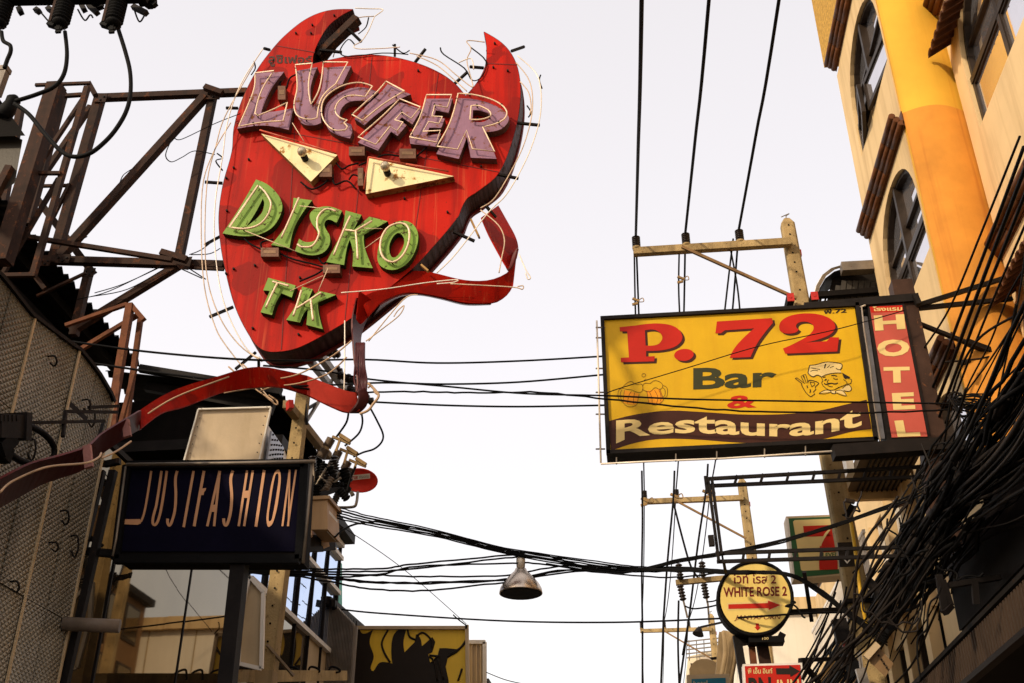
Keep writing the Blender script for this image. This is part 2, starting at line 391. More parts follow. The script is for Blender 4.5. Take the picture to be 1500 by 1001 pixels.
# ================================================================== SETTING
structure('ground', MB().box(-400, 400, -200, 900, -0.4, -0.004), SOIL)
structure('road', MB().box(-3.1, 2.0, -40, 300, -0.3, 0.0), ASPH)
structure('pavement', MB().box(-4.5, -3.1, -40, 300, -0.3, 0.13), PAVE)
structure('pavement', MB().box(2.0, 4.03, -40, 300, -0.3, 0.13), PAVE)
mk = MB(); 
for i in range(40): mk.box(-0.6, -0.48, -20 + i * 4, -18 + i * 4, 0.004, 0.006)
structure('road_marking', mk, WHITEP)

# ================================================================== RIGHT: HOTEL
XA, XB, YR = 4.03, 4.82, 12.0
hotel = thing('hotel_building', 'cream and orange hotel with bronze arched windows and brown tile ledges behind the hotel sign', 'hotel', (XB, 8, 0))
def wall_with_holes(x, outer, holes, thick, m, name):
    fr = Frame((x, 0, 0), (0, -1, 0), (0, 0, 1))          # faces the street (-X)
    P = [[V((x, a, b)) for a, b in c] for c in [outer] + holes]
    return part(name, MB().slab(P, V((thick, 0, 0)), fr), m, hotel)
def arch(y0, y1, zs, zt, n=18, shape=0.66):
    yc, r = (y0 + y1) / 2, (y1 - y0) / 2
    return [(yc + r * math.cos(t), zs + (zt - zs) * math.sin(t) ** shape) for t in [math.pi * i / n for i in range(n + 1)]]
def win_outline(y0, y1, zb, zs, zt): return [(y0, zb)] + [(y1, zb)] + arch(y0, y1, zs, zt)
FW1 = [(12.13, 14.33, 9.47, 10.02, 11.24), (12.13, 14.33, 12.70, 13.28, 14.5), (12.13, 14.33, 6.28, 6.8, 7.75)]
NW = [(9.1, 11.62, 10.94, 11.70, 13.05), (9.1, 11.62, 7.72, 8.4, 9.0), (5.4, 7.9, 10.94, 11.70, 13.05), (5.4, 7.9, 7.72, 8.4, 9.0), (5.4, 7.9, 14.2, 14.9, 16.0), (9.1, 11.62, 14.2, 14.9, 16.0)]
wall_with_holes(XA, [(YR + 0.1, 3.4), (14.62, 3.4), (14.62, 14.9), (YR + 0.1, 15.6)], [win_outline(*a) for a in FW1], 0.28, CREAM, 'facade_wall')
wall_with_holes(XB, [(2.0, 5.2), (YR - 0.02, 5.2), (YR - 0.02, 18.5), (2.0, 18.5)], [win_outline(*a) for a in NW], 0.28, CREAM, 'facade_wall')
zb_ = PY(1350, 165, YR).z
def bow(z0, z1, grow, m):                       # bowed pier between the two facades
    mb = MB(); n = 18; A, B = [], []
    for i in range(n + 1):
        t = i / n; xx = XA - 0.003 + (XB - XA + 0.06) * t; yy = YR - grow - 0.2 * (math.sin(math.pi * min(1, 0.12 + t * 0.88)) - math.sin(math.pi * 0.12)) 
        A.append((xx, yy, z0)); B.append((xx, yy, z1))
    mb.strip(A, B, 0.02); part('bowed_pier', mb, m, hotel)
bow(zb_, 18.5, 0.0, YELLOW); bow(3.4, zb_ - 0.004, 0.012, ORANGE)
part('pier_core', MB().box(XA + 0.012, XB + 0.3, YR + 0.03, YR + 0.095, 3.4, 18.4), YELLOW, hotel)
part('end_wall', MB().box(XA + 0.003, 8, 14.623, 14.85, 3.4, 14.9), CREAM, hotel)
part('roof_parapet', MB().box(XA - 0.16, XA + 0.2, 13.2, 14.95, 15.2, 17.6).box(XA - 0.1, XA + 0.2, YR + 0.01, 13.19, 15.65, 17.6), GOLDT, hotel)
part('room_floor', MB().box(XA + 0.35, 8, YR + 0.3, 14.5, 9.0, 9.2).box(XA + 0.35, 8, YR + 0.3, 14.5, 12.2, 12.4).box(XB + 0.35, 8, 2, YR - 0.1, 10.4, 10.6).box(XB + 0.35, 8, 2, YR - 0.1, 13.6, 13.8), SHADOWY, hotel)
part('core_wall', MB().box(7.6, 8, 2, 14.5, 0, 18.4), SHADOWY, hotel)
part('lower_wall', MB().box(XB + 0.003, XB + 0.3, 2, YR + 2, 0, 5.19).box(XA + 0.06, XA + 0.3, YR + 0.02, 14.6, 0, 3.39), BRNW, hotel)
def moulding(x, y0, y1, z, proj=0.2, n=3):
    for i in range(n):                              # stacked half round courses of glazed tile
        L = y1 - y0; k = max(1, int(L / 0.55)); 
        for j in range(k):
            a = y0 + L * j / k; b = y0 + L * (j + 1) / k - 0.006
            c = V((x - 0.045 - proj * 0.26 * i, 0, z + 0.055 + 0.06 * i)); mb = MB().tube([c + V((0, a, 0)), c + V((0, b, 0))], 0.047, 9)
            if i == n - 1: mb.box(x - 0.02, x + 0.0 - 0.001, a, b, z, z + 0.25)
            part('ledge_tile', mb, TILE, hotel)
moulding(XA, 12.0, 14.75, 11.38); moulding(XA, 12.0, 14.8, 14.95); moulding(XA, 12.0, 14.75, 7.9)
moulding(XB, 8.6, 11.98, 9.14, 0.22); moulding(XB, 9.0, 11.98, 13.3, 0.22); moulding(XB, 4.0, 8.2, 9.14, 0.22)
def pan_roof(x, y0, y1, z):                        # little pantile hood seen from below
    n = int((y1 - y0) / 0.17)
    for j in range(n):
        a = y0 + 0.17 * j; mb = MB()
        pts = [V((0, a + 0.085 + 0.085 * math.cos(t), z + 0.07 * math.sin(t))) for t in [math.pi * i / 5 for i in range(6)]]
        mb.strip([V((x, p.y, p.z + 0.12)) for p in pts], [V((x - 0.34, p.y, p.z - 0.1)) for p in pts], 0.02)
        part('hood_tile', mb, TILE, hotel)
pan_roof(XB, 10.8, 11.9, 12.28 + 0.2); pan_roof(XB, 10.3, 11.9, 8.45)
def window(x, y0, y1, zb, zs, zt, open_=False):
    wn = MB(); d = x + 0.12
    ol = [V((d, a, b)) for a, b in win_outline(y0 + 0.012, y1 - 0.012, zb + 0.012, zs, zt - 0.012)]
    n = len(ol)
    for i in range(n): wn.beam(ol[i], ol[(i + 1) % n], 0.09, 0.11, up=(1, 0, 0), ext=0.01)
    f = part('window', wn, WFRAME, hotel)
    yc = (y0 + y1) / 2
    mm = MB().beam((d - 0.02, yc, zs), (d - 0.02, yc, zt - 0.02), 0.08, 0.13, up=(1, 0, 0)).beam((d - 0.03, y0 + 0.03, zs), (d - 0.03, y1 - 0.03, zs), 0.1, 0.12, up=(1, 0, 0))
    mm.beam((d - 0.025, yc, zb), (d - 0.025, yc, zs), 0.09, 0.12, up=(1, 0, 0))
    zq = zs + (zt - zs) * 0.42
    mm.beam((d, y0 + 0.1, zq), (d, y1 - 0.1, zq), 0.05, 0.06, up=(1, 0, 0))
    part('glazing_bar', mm, WFRAME, f)
    a = arch(y0 + 0.05, y1 - 0.05, zs, zt - 0.05)
    for s in (0, 1):                                # fan light panes
        pp = [p for p in a if (p[0] >= yc) == (s == 0)]
        pp = pp + [(yc, zt - 0.05), (yc, zs)] if s == 0 else [(yc, zs), (yc, zt - 0.05)] + pp
        fr = Frame((d + 0.03, 0, 0), (0, -1, 0), (0, 0, 1))
        tri = MB(); tri.slab([[V((d + 0.03, p, q)) for p, q in pp]], V((0.006, 0, 0)), fr)
        part('pane', tri, PANE, f)
    for s, (a0, a1) in enumerate(((y0 + 0.05, yc - 0.03), (yc + 0.03, y1 - 0.05))):   # lower casements
        h = MB(); ang = R(11 if s == 1 else 6) if open_ else 0.0
        def P(t, zz):
            if open_ and s == 1: return V((d - 0.06 - math.sin(ang) * (a1 - a0) * (1 - t), a1 - (a1 - a0) * (1 - t) * math.cos(ang), zz))
            if open_: return V((d - 0.06 - math.sin(ang) * (a1 - a0) * t, a0 + (a1 - a0) * t * math.cos(ang), zz))
            return V((d - 0.04, a0 + (a1 - a0) * t, zz))
        z0, z1 = zb + 0.05, zs - 0.05
        c4 = [P(0, z0), P(1, z0), P(1, z1), P(0, z1)]
        for i in range(4): h.beam(c4[i], c4[(i + 1) % 4], 0.07, 0.06, up=(1, 0, 0.01), ext=0.03)
        part('casement', h, WFRAME, f)
        g = MB(); o = V((0.004, 0.004, 0)); g.hexa(c4, [p + o for p in c4]); part('pane', g, PANE, f)
for i, a in enumerate(FW1): window(XA, *a, open_=(i == 1))
for a in NW[:4]: window(XB, *a)
for a in NW[4:]: window(XB, *a)

# small flood lamp on the orange wall
fl = thing('flood_lamp', 'small black flood lamp on an arm on the orange hotel wall', 'lamp', PY(1472, 745, 11.9))
part('arm', MB().beam(PY(1450, 757, 11.95), PY(1474, 741, 11.7), 0.03), DARK, fl)
part('lamp_head', MB().beam(PY(1463, 745, 11.65), PY(1486, 735, 11.65), 0.1, 0.12), DARK, fl)

# stay wire with turnbuckle, behind the hotel sign
st = thing('sign_stay', 'black steel strut with a wire turnbuckle bracing the hotel sign post to the orange wall', 'strut', PY(1460, 520, 11.9))
part('strut', MB().beam(PY(1345, 474, 11.5), PY(1418, 503, 11.75), 0.045).beam(PY(1415, 501, 11.74), PY(1458, 517, 11.92), 0.07), DARK, st)
part('turnbuckle', MB().tube([PY(1380, 531, 11.6), PY(1405, 529, 11.7), PY(1435, 526, 11.8), PY(1456, 521, 11.9)], 0.012).tube([PY(1408, 533, 11.7), PY(1420, 529, 11.75)], 0.03), DARK, st)
single('sign_strut', MB().beam(PY(1340, 449, 11.45), PY(1480, 405, 11.9), 0.06, 0.05), DARK, 'upper dark steel strut rising from the hotel sign post to the cream wall', 'strut')
single('sign_strut', MB().beam(PY(1345, 452, 11.5), PY(1482, 438, 11.9), 0.05, 0.05), DARK, 'flat dark steel strut just below the rising one beside the hotel sign post', 'strut')

# ------------------------------------------------------------------ lower right: awning with a ribbed valance
aw = thing('shop_awning', 'dark shop awning with a ribbed brown valance along the lower right', 'awning', (3.2, 8, 0))
x = 3.2
mb = MB(); k = 0; y = 4.0
while y < 13.6:
    mb.hexa([(x, y, 3.93), (x, y + 0.045, 3.93), (x + 0.03, y + 0.045, 3.93), (x + 0.03, y, 3.93)], [(x, y, 4.26), (x, y + 0.045, 4.26), (x + 0.03, y + 0.045, 4.26), (x + 0.03, y, 4.26)]); y += 0.085
part('valance_rib', mb, AWN, aw, kind='stuff')
part('valance', MB().box(x + 0.018, x + 0.05, 4, 13.6, 3.92, 4.27), AWN, aw)
part('awning_sheet', MB().box(x - 0.02, 4.8, 4, 13.6, 4.275, 4.32), ROOFD, aw)
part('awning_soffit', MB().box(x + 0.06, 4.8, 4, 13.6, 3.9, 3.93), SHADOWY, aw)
part('front_beam', MB().box(x - 0.03, x + 0.06, 4, 13.6, 3.86, 3.912), DARK, aw)
part('end_wall', MB().box(3.9, 4.75, 12.2, 12.3, 4.33, 5.2), BRNW, aw)
uc = thing('upper_canopy', 'black steel canopy jutting out above the ribbed awning at the right edge', 'canopy', (3.6, 10, 4.9))
part('deck', MB().box(3.55, 4.78, 5.0, 12.3, 5.3, 5.42), SHADOWY, uc)
part('fascia', MB().box(3.5, 3.55, 5.0, 12.3, 4.62, 5.45), DARK, uc)
for i in range(7): part('bracket', MB().beam((4.78, 5.3 + i * 0.9, 4.75), (3.6, 5.3 + i * 0.9, 5.25), 0.05), DARK, uc)
pr = thing('bracket_frame', 'rusty steel bracket frame hanging among the cables above the ribbed awning', 'bracket', PY(1385, 850, 10.5))
for a, b in (((1375, 842), (1384, 898)), ((1384, 898), (1393, 888)), ((1380, 850), (1392, 888)), ((1427, 850), (1430, 885)), ((1390, 858), (1465, 846))):
    part('bar', MB().beam(PY(*a, 10.5), PY(*b, 10.55), 0.06, 0.05), DARK, pr)

# ------------------------------------------------------------------ right: shophouse beyond the hotel
sh = thing('shophouse', 'shaded cream shophouse with slatted soffit and white balcony railings beyond the concrete pole', 'building', (3.9, 19, 0))
S0, S1 = 14.9, 24.0
part('facade_wall', MB().box(3.95, 4.15, S0, S1, 3, 4.6).box(3.95, 4.15, S0, S1, 5.6, 6.0).box(3.95, 4.15, S0, S1, 7.6, 8.3).box(4.4, 8.0, S1 - 0.3, S1, 3, 8.3), CREAM, sh)
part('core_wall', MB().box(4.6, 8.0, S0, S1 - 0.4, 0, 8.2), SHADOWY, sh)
zs = 7.4
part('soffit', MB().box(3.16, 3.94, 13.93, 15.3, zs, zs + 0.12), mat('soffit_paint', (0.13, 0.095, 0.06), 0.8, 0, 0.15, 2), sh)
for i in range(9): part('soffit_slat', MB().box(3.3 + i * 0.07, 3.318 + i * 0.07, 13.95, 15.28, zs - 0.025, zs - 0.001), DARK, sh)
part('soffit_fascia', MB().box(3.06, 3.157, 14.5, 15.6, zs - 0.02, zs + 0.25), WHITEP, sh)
part('soffit_end', MB().box(3.16, 3.94, 15.303, 15.4, zs - 0.12, zs + 0.1), CREAM, sh)
for i in range(8): part('pilaster', MB().box(3.86, 4.02, S0 + 0.05 + i * 1.25, S0 + 0.3 + i * 1.25, 3, 7.59), CREAM, sh)
for i in range(7):
    y0 = S0 + 0.34 + i * 1.25
    f = part('window', MB().box(4.0, 4.06, y0, y0 + 0.06, 6.01, 7.58).box(4.0, 4.06, y0 + 0.84, y0 + 0.9, 6.01, 7.58).box(4.0, 4.06, y0 + 0.42, y0 + 0.48, 6.01, 7.58).box(4.0, 4.06, y0, y0 + 0.9, 6.9, 6.96), WHITEP, sh)
    part('pane', MB().box(4.065, 4.075, y0 + 0.02, y0 + 0.88, 6.02, 7.57), PANED, f)
    for (za, zb) in ((4.62, 5.58),):
        f = part('window', MB().box(4.0, 4.06, y0, y0 + 0.06, za, zb).box(4.0, 4.06, y0 + 0.84, y0 + 0.9, za, zb).box(4.0, 4.06, y0 + 0.42, y0 + 0.48, za, zb), WFRAME, sh)
        part('pane', MB().box(4.065, 4.075, y0 + 0.02, y0 + 0.88, za, zb), PANED, f)
ra = MB(); ra.box(3.3, 3.34, 15.3, 21.0, 6.78, 6.83).box(3.3, 3.34, 15.3, 21.0, 6.05, 6.1)
part('balcony_rail', ra, WHITEP, sh)
ra = MB()
for i in range(50): ra.box(3.305, 3.335, 15.35 + i * 0.112, 15.385 + i * 0.112, 6.1, 6.78)
part('baluster', ra, WHITEP, sh, kind='stuff')
part('balcony_slab', MB().box(3.28, 3.94, 15.2, 21.1, 5.9, 6.04), CREAM, sh)
rr = thing('curved_awning', 'small curved ribbed metal awning with white rim beside the cream corner of the hotel', 'awning', PY(1240, 420, 15))
yy0, yy1 = 15.0, 16.3
arc = [(1188, 464), (1190, 442), (1195, 420), (1204, 404), (1217, 394), (1233, 389), (1250, 387)]
fA = [PY(a, b, yy0) for a, b in arc]; fB = [p + V((0, yy1 - yy0, 0)) for p in fA]
part('rim', MB().strip([p + V((0.0, -0.02, 0)) for p in fA], [p + V((0.055, -0.0, -0.02)) for p in fA], 0.03), WHITEP, rr)
part('hood_sheet', MB().strip([p + V((0.06, 0.05, -0.03)) for p in fA], [p + V((0.1, 0.5, -0.02)) for p in fA], 0.02), ROOFD, rr)
for j in range(11):
    a = PY(1203 + j * 9.0, 462, 15.05 + 0.0 * j); 
    part('sheet_rib', MB().beam(PY(1202 + j * 8.6, 440 - min(j, 4) * 7, 15.1), PY(1193 + j * 9.0, 466, 15.1), 0.075, 0.03), mat('dull_grey_sheet', (0.05, 0.043, 0.035), 0.6, 0.2, 0.3, 4), rr)
part('back_sheet', MB().hexa([PY(1204, 470, 15.2), PY(1296, 470, 15.2), PY(1290, 398, 15.2), PY(1222, 398, 15.2)], [PY(1204, 470, 15.25), PY(1296, 470, 15.25), PY(1290, 398, 15.25), PY(1222, 398, 15.25)]), ROOFD, rr)
part('cross_beam', MB().beam(PY(1198, 433, 15.0), PY(1290, 426, 15.0), 0.09), SHADOWY, rr)
part('gutter', MB().beam(PY(1232, 394, 14.9), PY(1288, 391, 14.9), 0.17, 0.16), GALV, rr)

# ------------------------------------------------------------------ far right: pale building and odd far things
pb = thing('pale_building', 'plain sunlit off-white building far behind the round yellow sign', 'building', (4.6, 31, 0))
part('wall', MB().box(2.75, 12, 30, 36, 0, 9.9), mat('off_white_render', (0.84, 0.76, 0.62), 0.8, 0, 0.05, 0.8, streak=0.15, streakcol=(0.6, 0.5, 0.36)), pb)
part('cornice', MB().box(2.65, 12, 29.8, 29.997, 9.6, 9.95), CREAM, pb)
for i in range(3): part('wall_joint', MB().box(3.6 + i * 1.3, 3.63 + i * 1.3, 29.985, 29.998, 0, 9.6), CONC, pb)
TBZ = 10.2
tb2 = thing('brown_building', 'shaded brown building beyond the shophouse, showing in the shop window reflection', 'building', (5, 27, 0))
part('wall', MB().box(4.97, 9, 24.2, 29.6, 0, TBZ), mat('brown_render', (0.20, 0.11, 0.05), 0.85, 0, 0.2, 0.6, streak=0.5), tb2)
part('roof_edge', MB().box(4.75, 9, 24.1, 29.7, TBZ + 0.004, TBZ + 0.2), ROOFD, tb2)
for k in range(4):
    for zz in (5.6, 7.4, 9.0):
        if zz + 1.0 < TBZ:
            f_ = part('window', MB().box(4.93, 4.966, 24.6 + k * 1.25, 25.5 + k * 1.25, zz, zz + 1.0), WFRAME, tb2)
            part('pane', MB().box(4.915, 4.928, 24.68 + k * 1.25, 25.42 + k * 1.25, zz + 0.08, zz + 0.92), PANED, f_)
fb = thing('cream_house', 'small distant cream rooftop house with railings left of the third pole', 'house', PY(1030, 990, 40))
part('wall', MB().hexa([PY(1008, 1030, 40), PY(1075, 1030, 40), PY(1075, 945, 40), PY(1008, 962, 40)], [PY(1008, 1030, 40) + V((0, 4, 0)), PY(1075, 1030, 40) + V((0, 4, 0)), PY(1075, 945, 40) + V((0, 4, 0)), PY(1008, 962, 40) + V((0, 4, 0))]), mat('far_cream', (0.72, 0.6, 0.42), 0.8, 0, 0.2, 1.0), fb)
for i in range(5): part('railing', MB().beam(PY(1006, 940 + i * 6, 39.5), PY(1062, 934 + i * 6, 39.5), 0.04).beam(PY(1010 + i * 11, 968, 39.6), PY(1009 + i * 11, 938, 39.6), 0.03), GALV, fb)
for i in range(3): part('window', MB().box(*[v for v in (PY(1012 + i * 13, 980, 39.97).x, PY(1019 + i * 13, 980, 39.97).x)], 39.94, 39.98, PY(1012, 984, 39.95).z, PY(1012, 972, 39.95).z), WFRAME, fb)
hl = thing('horn_speaker', 'beige trumpet loudspeaker pointing down the street left of the third pole', 'loudspeaker', PY(1035, 985, 26))
part('horn', MB().lathe(PY(1034, 968, 26), PY(1033, 992, 25.6) - PY(1034, 968, 26), [(0, 0.1), (0.08, 0.16), (0.25, 0.24), (0.42, 0.36), (0.44, 0.37)], 16), BEIGEP, hl)
part('bracket', MB().beam(PY(1034, 966, 26), PY(1052, 964, 26.3), 0.06), DARK, hl)
sm_ = thing('street_spotlight', 'tiny black spotlight on a thin arm left of the third pole', 'spotlight', PY(1028, 922, 30))
part('arm', MB().beam(PY(1026, 919, 30), PY(1062, 911, 30), 0.05), DARK, sm_)
part('lamp_head', MB().lathe(PY(1025, 919, 30), (-0.3, -0.2, -1), [(0, 0.05), (0.1, 0.1), (0.22, 0.16)], 10), DARK, sm_)

# ================================================================== LEFT SIDE
XL = -4.5
lb = thing('arched_shopfront', 'shopfront of pressed metal sheets under a curved black edge at the lower left', 'shopfront', (XL, 6, 0))
ae = [(-20, 388), (0, 404), (16, 424), (45, 461), (77, 485), (104, 505), (115, 512), (130, 530), (144, 549), (160, 576), (165, 589)]
aw3 = [PX(a, b, XL) for a, b in ae]
def ztop(y):
    if y <= aw3[0].y: return aw3[0].z + (aw3[0].y - y) * 0.12
    for a, b in zip(aw3, aw3[1:]):
        if a.y <= y <= b.y: return a.z + (b.z - a.z) * (y - a.y) / (b.y - a.y)
    return aw3[-1].z
yend = max(p.y for p in aw3)
prof = [(0.5, 0)] + [(yend, 0)] + [(p.y, p.z) for p in aw3[::-1]] + [(0.5, aw3[0].z + 0.6)]
fr = Frame((XL, 0, 0), (0, 1, 0), (0, 0, 1))
part('backing_wall', MB().slab([[V((XL - 0.06, a, b)) for a, b in prof]], V((-0.5, 0, 0)), fr), SHADOWY, lb)
n = 15; dy = (yend - 2.9) / n
for i in range(n):
    y0, y1 = 2.9 + i * dy, 2.9 + (i + 1) * dy - 0.012
    zr = [1.5, 2.7, 3.9, 5.1, 6.3]
    for j, z0 in enumerate(zr):
        z1 = z0 + 1.19; t0, t1 = ztop(y0), ztop(y1)
        a, b = min(z1, t0), min(z1, t1)
        if max(a, b) <= z0 + 0.02: continue
        a, b = max(a, z0 + 0.005), max(b, z0 + 0.005)
        bx = XL + random.uniform(-0.006, 0.006)
        part('metal_sheet', MB().hexa([(bx - 0.03, y0, z0), (bx, y0, z0), (bx, y1, z0), (bx - 0.03, y1, z0)], [(bx - 0.03, y0, a), (bx, y0, a), (bx, y1, b), (bx - 0.03, y1, b)]), EMBOSS, lb)
    if i % 2 == 0: part('cover_strip', MB().box(XL + 0.007, XL + 0.02, y1 - 0.006, y1 + 0.018, 1.5, min(ztop(y1), 7)), BEIGEP, lb)
part('edge_trim', MB().strip([p + V((0.03, 0, 0.0)) for p in aw3], [p + V((-0.5, 0, 0.03)) for p in aw3], 0.03), DARK, lb)
for k in range(10):                                      # bare bulb brackets and hooks left on the sheets
    px, py = random.uniform(5, 145), random.uniform(430, 980)
    p = PX(px, py, XL)
    if p.y > yend - 0.1 or p.z > ztop(p.y) - 0.15: continue
    q = V((0.06, 0, 0)); s = random.uniform(0.05, 0.16)
    part('wire_hook', MB().tube(cat3([p, p + q, p + q + V((0.01, 0.03, -s * 0.6)), p + q * 0.7 + V((0, 0.05, -s)), p + q * 0.3 + V((0, 0.02, -s * 0.7))], 3), 0.008, 4), DARK, lb)
pipe = PX(92, 914, XL)
single('drain_pipe', MB().tube([pipe, pipe + V((0.42, 0.12, 0))], 0.055, 12), CERAMG, 'short grey pipe stub poking out of the pressed metal shopfront', 'pipe')
# lamps and frame arms on the shopfront
lf = thing('lamp_bracket', 'thin dark steel bracket frame jutting out of the shopfront above the red tail', 'bracket', PX(100, 600, XL))
for a, b in (((30, 620), (152, 617)), ((152, 617), (145, 640)), ((96, 603), (172, 604)), ((96, 603), (92, 640)), ((130, 597), (174, 595))):
    part('bar', MB().beam(PX(*a, XL + 0.3), PX(*b, XL + 0.35), 0.025), DARK, lf)
tf = thing('wall_floodlight', 'black floodlight with a thick looping cable at the left edge over the metal sheets', 'floodlight', PX(14, 625, -3.9))
part('lamp_head', MB().beam(PX(-12, 624, -3.9), PX(24, 626, -3.9), 0.13, 0.15).beam(PX(22, 625, -3.9), PX(30, 626, -3.9), 0.16, 0.18), DARK, tf)
for i in range(5): part('cooling_fin', MB().beam(PX(-10 + i * 6, 613, -3.88), PX(-8 + i * 6, 613, -3.88), 0.1, 0.04), DARK, tf)
part('lamp_cable', MB().tube(cat3([PX(28, 618, -3.9), PX(62, 634, -3.9), (PX(79, 655, -3.9)), PX(74, 674, -3.9), PX(45, 680, -3.9), PX(18, 668, -3.9), PX(6, 655, -3.9)]), 0.022, 6), BLACK, tf)
part('bracket', MB().beam(PX(-8, 660, -3.9), PX(12, 640, -3.9), 0.12, 0.1).beam(PX(-8, 650, -3.9), PX(10, 670, -3.9), 0.08, 0.1), BLACK, tf)

# dark canopies and house behind the shopfront
rb = thing('dark_roofed_house', 'house in painted-on shade with corrugated overhanging roofs behind the red tail', 'house', (-7, 13, 0))
def corr(p00, p10, p11, p01, n, amp, m, name, along='u'):
    mb = MB(); p00, p10, p11, p01 = map(V, (p00, p10, p11, p01)); nm = (p10 - p00).cross(p01 - p00).normalized()
    A, B = [], []
    for i in range(n * 4 + 1):
        t = i / (n * 4); h = nm * amp * math.sin(t * n * 2 * math.pi)
        A.append(p00.lerp(p10, t) + h); B.append(p01.lerp(p11, t) + h)
    mb.strip(A, B, 0.01); return part(name, mb, m, rb)
eA = PX(50, 340, -6.9); eB = PX(207, 536, -6.9)
corr((-6.9, 8.2, eA.z), (-6.9, eB.y, eB.z), (-13, eB.y, eB.z + 0.5), (-13, 8.2, eA.z + 0.5), 30, 0.035, ROOFD, 'roof_sheet')
for i in range(3): part('purlin', MB().beam((-7.25 - i * 0.6, 8.3, eA.z - 0.06), (-7.25 - i * 0.6, eB.y, eB.z - 0.06), 0.09, 0.12), SHADOWY, rb)
rl = PY(205, 541, 12.5); r2 = PX(410, 572, -4.5); r3 = PX(482, 690, -4.5)
corr((-4.5, r2.y, r2.z), (-4.5, r3.y + 0.2, r3.z), (-7.0, r3.y + 0.2, rl.z), (-7.0, r2.y, rl.z), 16, 0.03, ROOFD, 'roof_sheet')
part('barge_board', MB().beam(PY(205, 540, 12.45), PY(412, 574, 12.45), 0.08, 0.1), DARK, rb)
part('rafter', MB().beam(PY(215, 566, 12.7), PY(400, 600, 12.7), 0.1, 0.14), DARK, rb)
part('front_wall', MB().box(-13, -5.3, 12.75, 12.95, 3, 8.15), SHADOWY, rb)  # near-black wall fills the shade seen under the roof
part('side_wall', MB().box(-5.6, -5.3, 12.96, 17, 3, 8.2), SHADOWY, rb)
part('lower_wall', MB().box(-13, -7.4, 9.0, 12.7, 3, 8.8), SHADOWY, rb)
part('shutter', MB().hexa([PY(165, 665, 12.7), PY(195, 660, 12.7), PY(198, 720, 12.7), PY(165, 720, 12.7)], [PY(165, 665, 12.6), PY(195, 660, 12.6), PY(198, 720, 12.6), PY(165, 720, 12.6)]), ROOFD, rb)

# dark shop window below the navy sign (along the street), reflecting the houses across
XW = -4.52
gw = thing('shop_window', 'dark glazed shop window below the navy sign reflecting the hotel opposite', 'window', (XW, 10, 0))
yg0, yg1 = yend - 0.7, PX(345, 1001, XW).y
zt = PX(345, 828, XW).z
mb = MB()
for i, (a, b) in enumerate(((0, 0.28), (0.28, 0.64), (0.64, 1.0))):
    y0, y1 = yg0 + (yg1 - yg0) * a + 0.04, yg0 + (yg1 - yg0) * b - 0.03
    part('pane', MB().hexa([(XW - 0.03, y0, 1.0), (XW, y0, 1.0), (XW + 0.002 * i, y1, 1.0), (XW - 0.03, y1, 1.0)], [(XW - 0.03, y0, zt), (XW, y0, zt), (XW + 0.004 * i, y1, zt), (XW - 0.03, y1, zt)]), PANED, gw)
for i, a in enumerate((0, 0.28, 0.64, 1.0)):
    y = yg0 + (yg1 - yg0) * a
    part('frame_post', MB().box(XW - 0.05, XW + 0.012, y - 0.012, y + 0.012, 0.5, zt + 0.02), DARK, gw)
part('head_beam', MB().box(XW - 0.05, XW + 0.02, yg0 - 0.03, yg1 + 0.03, zt + 0.02, zt + 0.07), DARK, gw)
part('room_wall', MB().box(-6.6, -6.4, yg0, yg1, 0, zt), SHADOWY, gw)
po = thing('steel_posts', 'pair of tall dark steel posts left of the navy sign carrying cables', 'posts', PY(110, 900, 8.6))
for a, b, wd in (((166, 690), (93, 1010), 0.06), ((150, 690), (74, 1010), 0.05), ((352, 822), (332, 1010), 0.12)):
    part('post', MB().beam(PY(*a, 8.35), PY(*b, 8.35), wd), DARK, po)

# blue mirror-glass building
XG = -4.45
gb = thing('mirror_glass_building', 'glass fronted building with blue mirror panes and white bars behind the left pole', 'building', (XG, 14, 0))
z0s = [4.0, 4.72, 5.36, 6.05, 6.75]; z0s = [PX(497, 960, XG).z - 1.2, PX(480, 862 + 70, XG).z, PX(480, 862, XG).z + 0.0, 6.5, 7.1]
Y0, Y1 = 12.0, 15.85; nc = 6
za, zb, zc, zd = 4.2, PX(463, 940, XG).z, PX(465, 902, XG).z, PX(480, 855, XG).z
ze, zf = PX(488, 808, XG).z, 7.05
rows = [(3.0, za), (za, zb), (zb, zd), (zd, ze), (ze, zf)]
for ri, (a, b) in enumerate(rows):
    for i in range(nc):
        y0 = Y0 + (Y1 - Y0) * i / nc; y1 = Y0 + (Y1 - Y0) * (i + 1) / nc
        bx = XG + random.uniform(-0.004, 0.004)
        m = (PANED, BEIGEP if i > 3 else PANED, PANEB, PANEB, PANEB)[ri]
        part('pane' if ri != 1 else 'spandrel_panel', MB().hexa([(bx - 0.02, y0 + 0.03, a + 0.03), (bx, y0 + 0.03, a + 0.03), (bx + random.uniform(-0.01, 0.01), y1 - 0.03, a + 0.03), (bx - 0.02, y1 - 0.03, a + 0.03)],
             [(bx - 0.02, y0 + 0.03, b - 0.03), (bx, y0 + 0.03, b - 0.03), (bx + random.uniform(-0.01, 0.01), y1 - 0.03, b - 0.03), (bx - 0.02, y1 - 0.03, b - 0.03)]), m, gb)
    part('transom', MB().box(XG - 0.05, XG + 0.07, Y0, Y1, b - 0.03, b + 0.03), WHITEP, gb)
for i in range(nc + 1):
    y = Y0 + (Y1 - Y0) * i / nc
    part('mullion', MB().box(XG - 0.06, XG + 0.03, y - 0.012, y + 0.012, 3, zf), DARK, gb)
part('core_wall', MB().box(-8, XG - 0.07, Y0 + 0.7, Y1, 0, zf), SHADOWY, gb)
part('roof_slab', MB().box(-8, XG + 0.2, 12.1, Y1 + 0.1, zf + 0.06, zf + 0.2), DARK, gb)
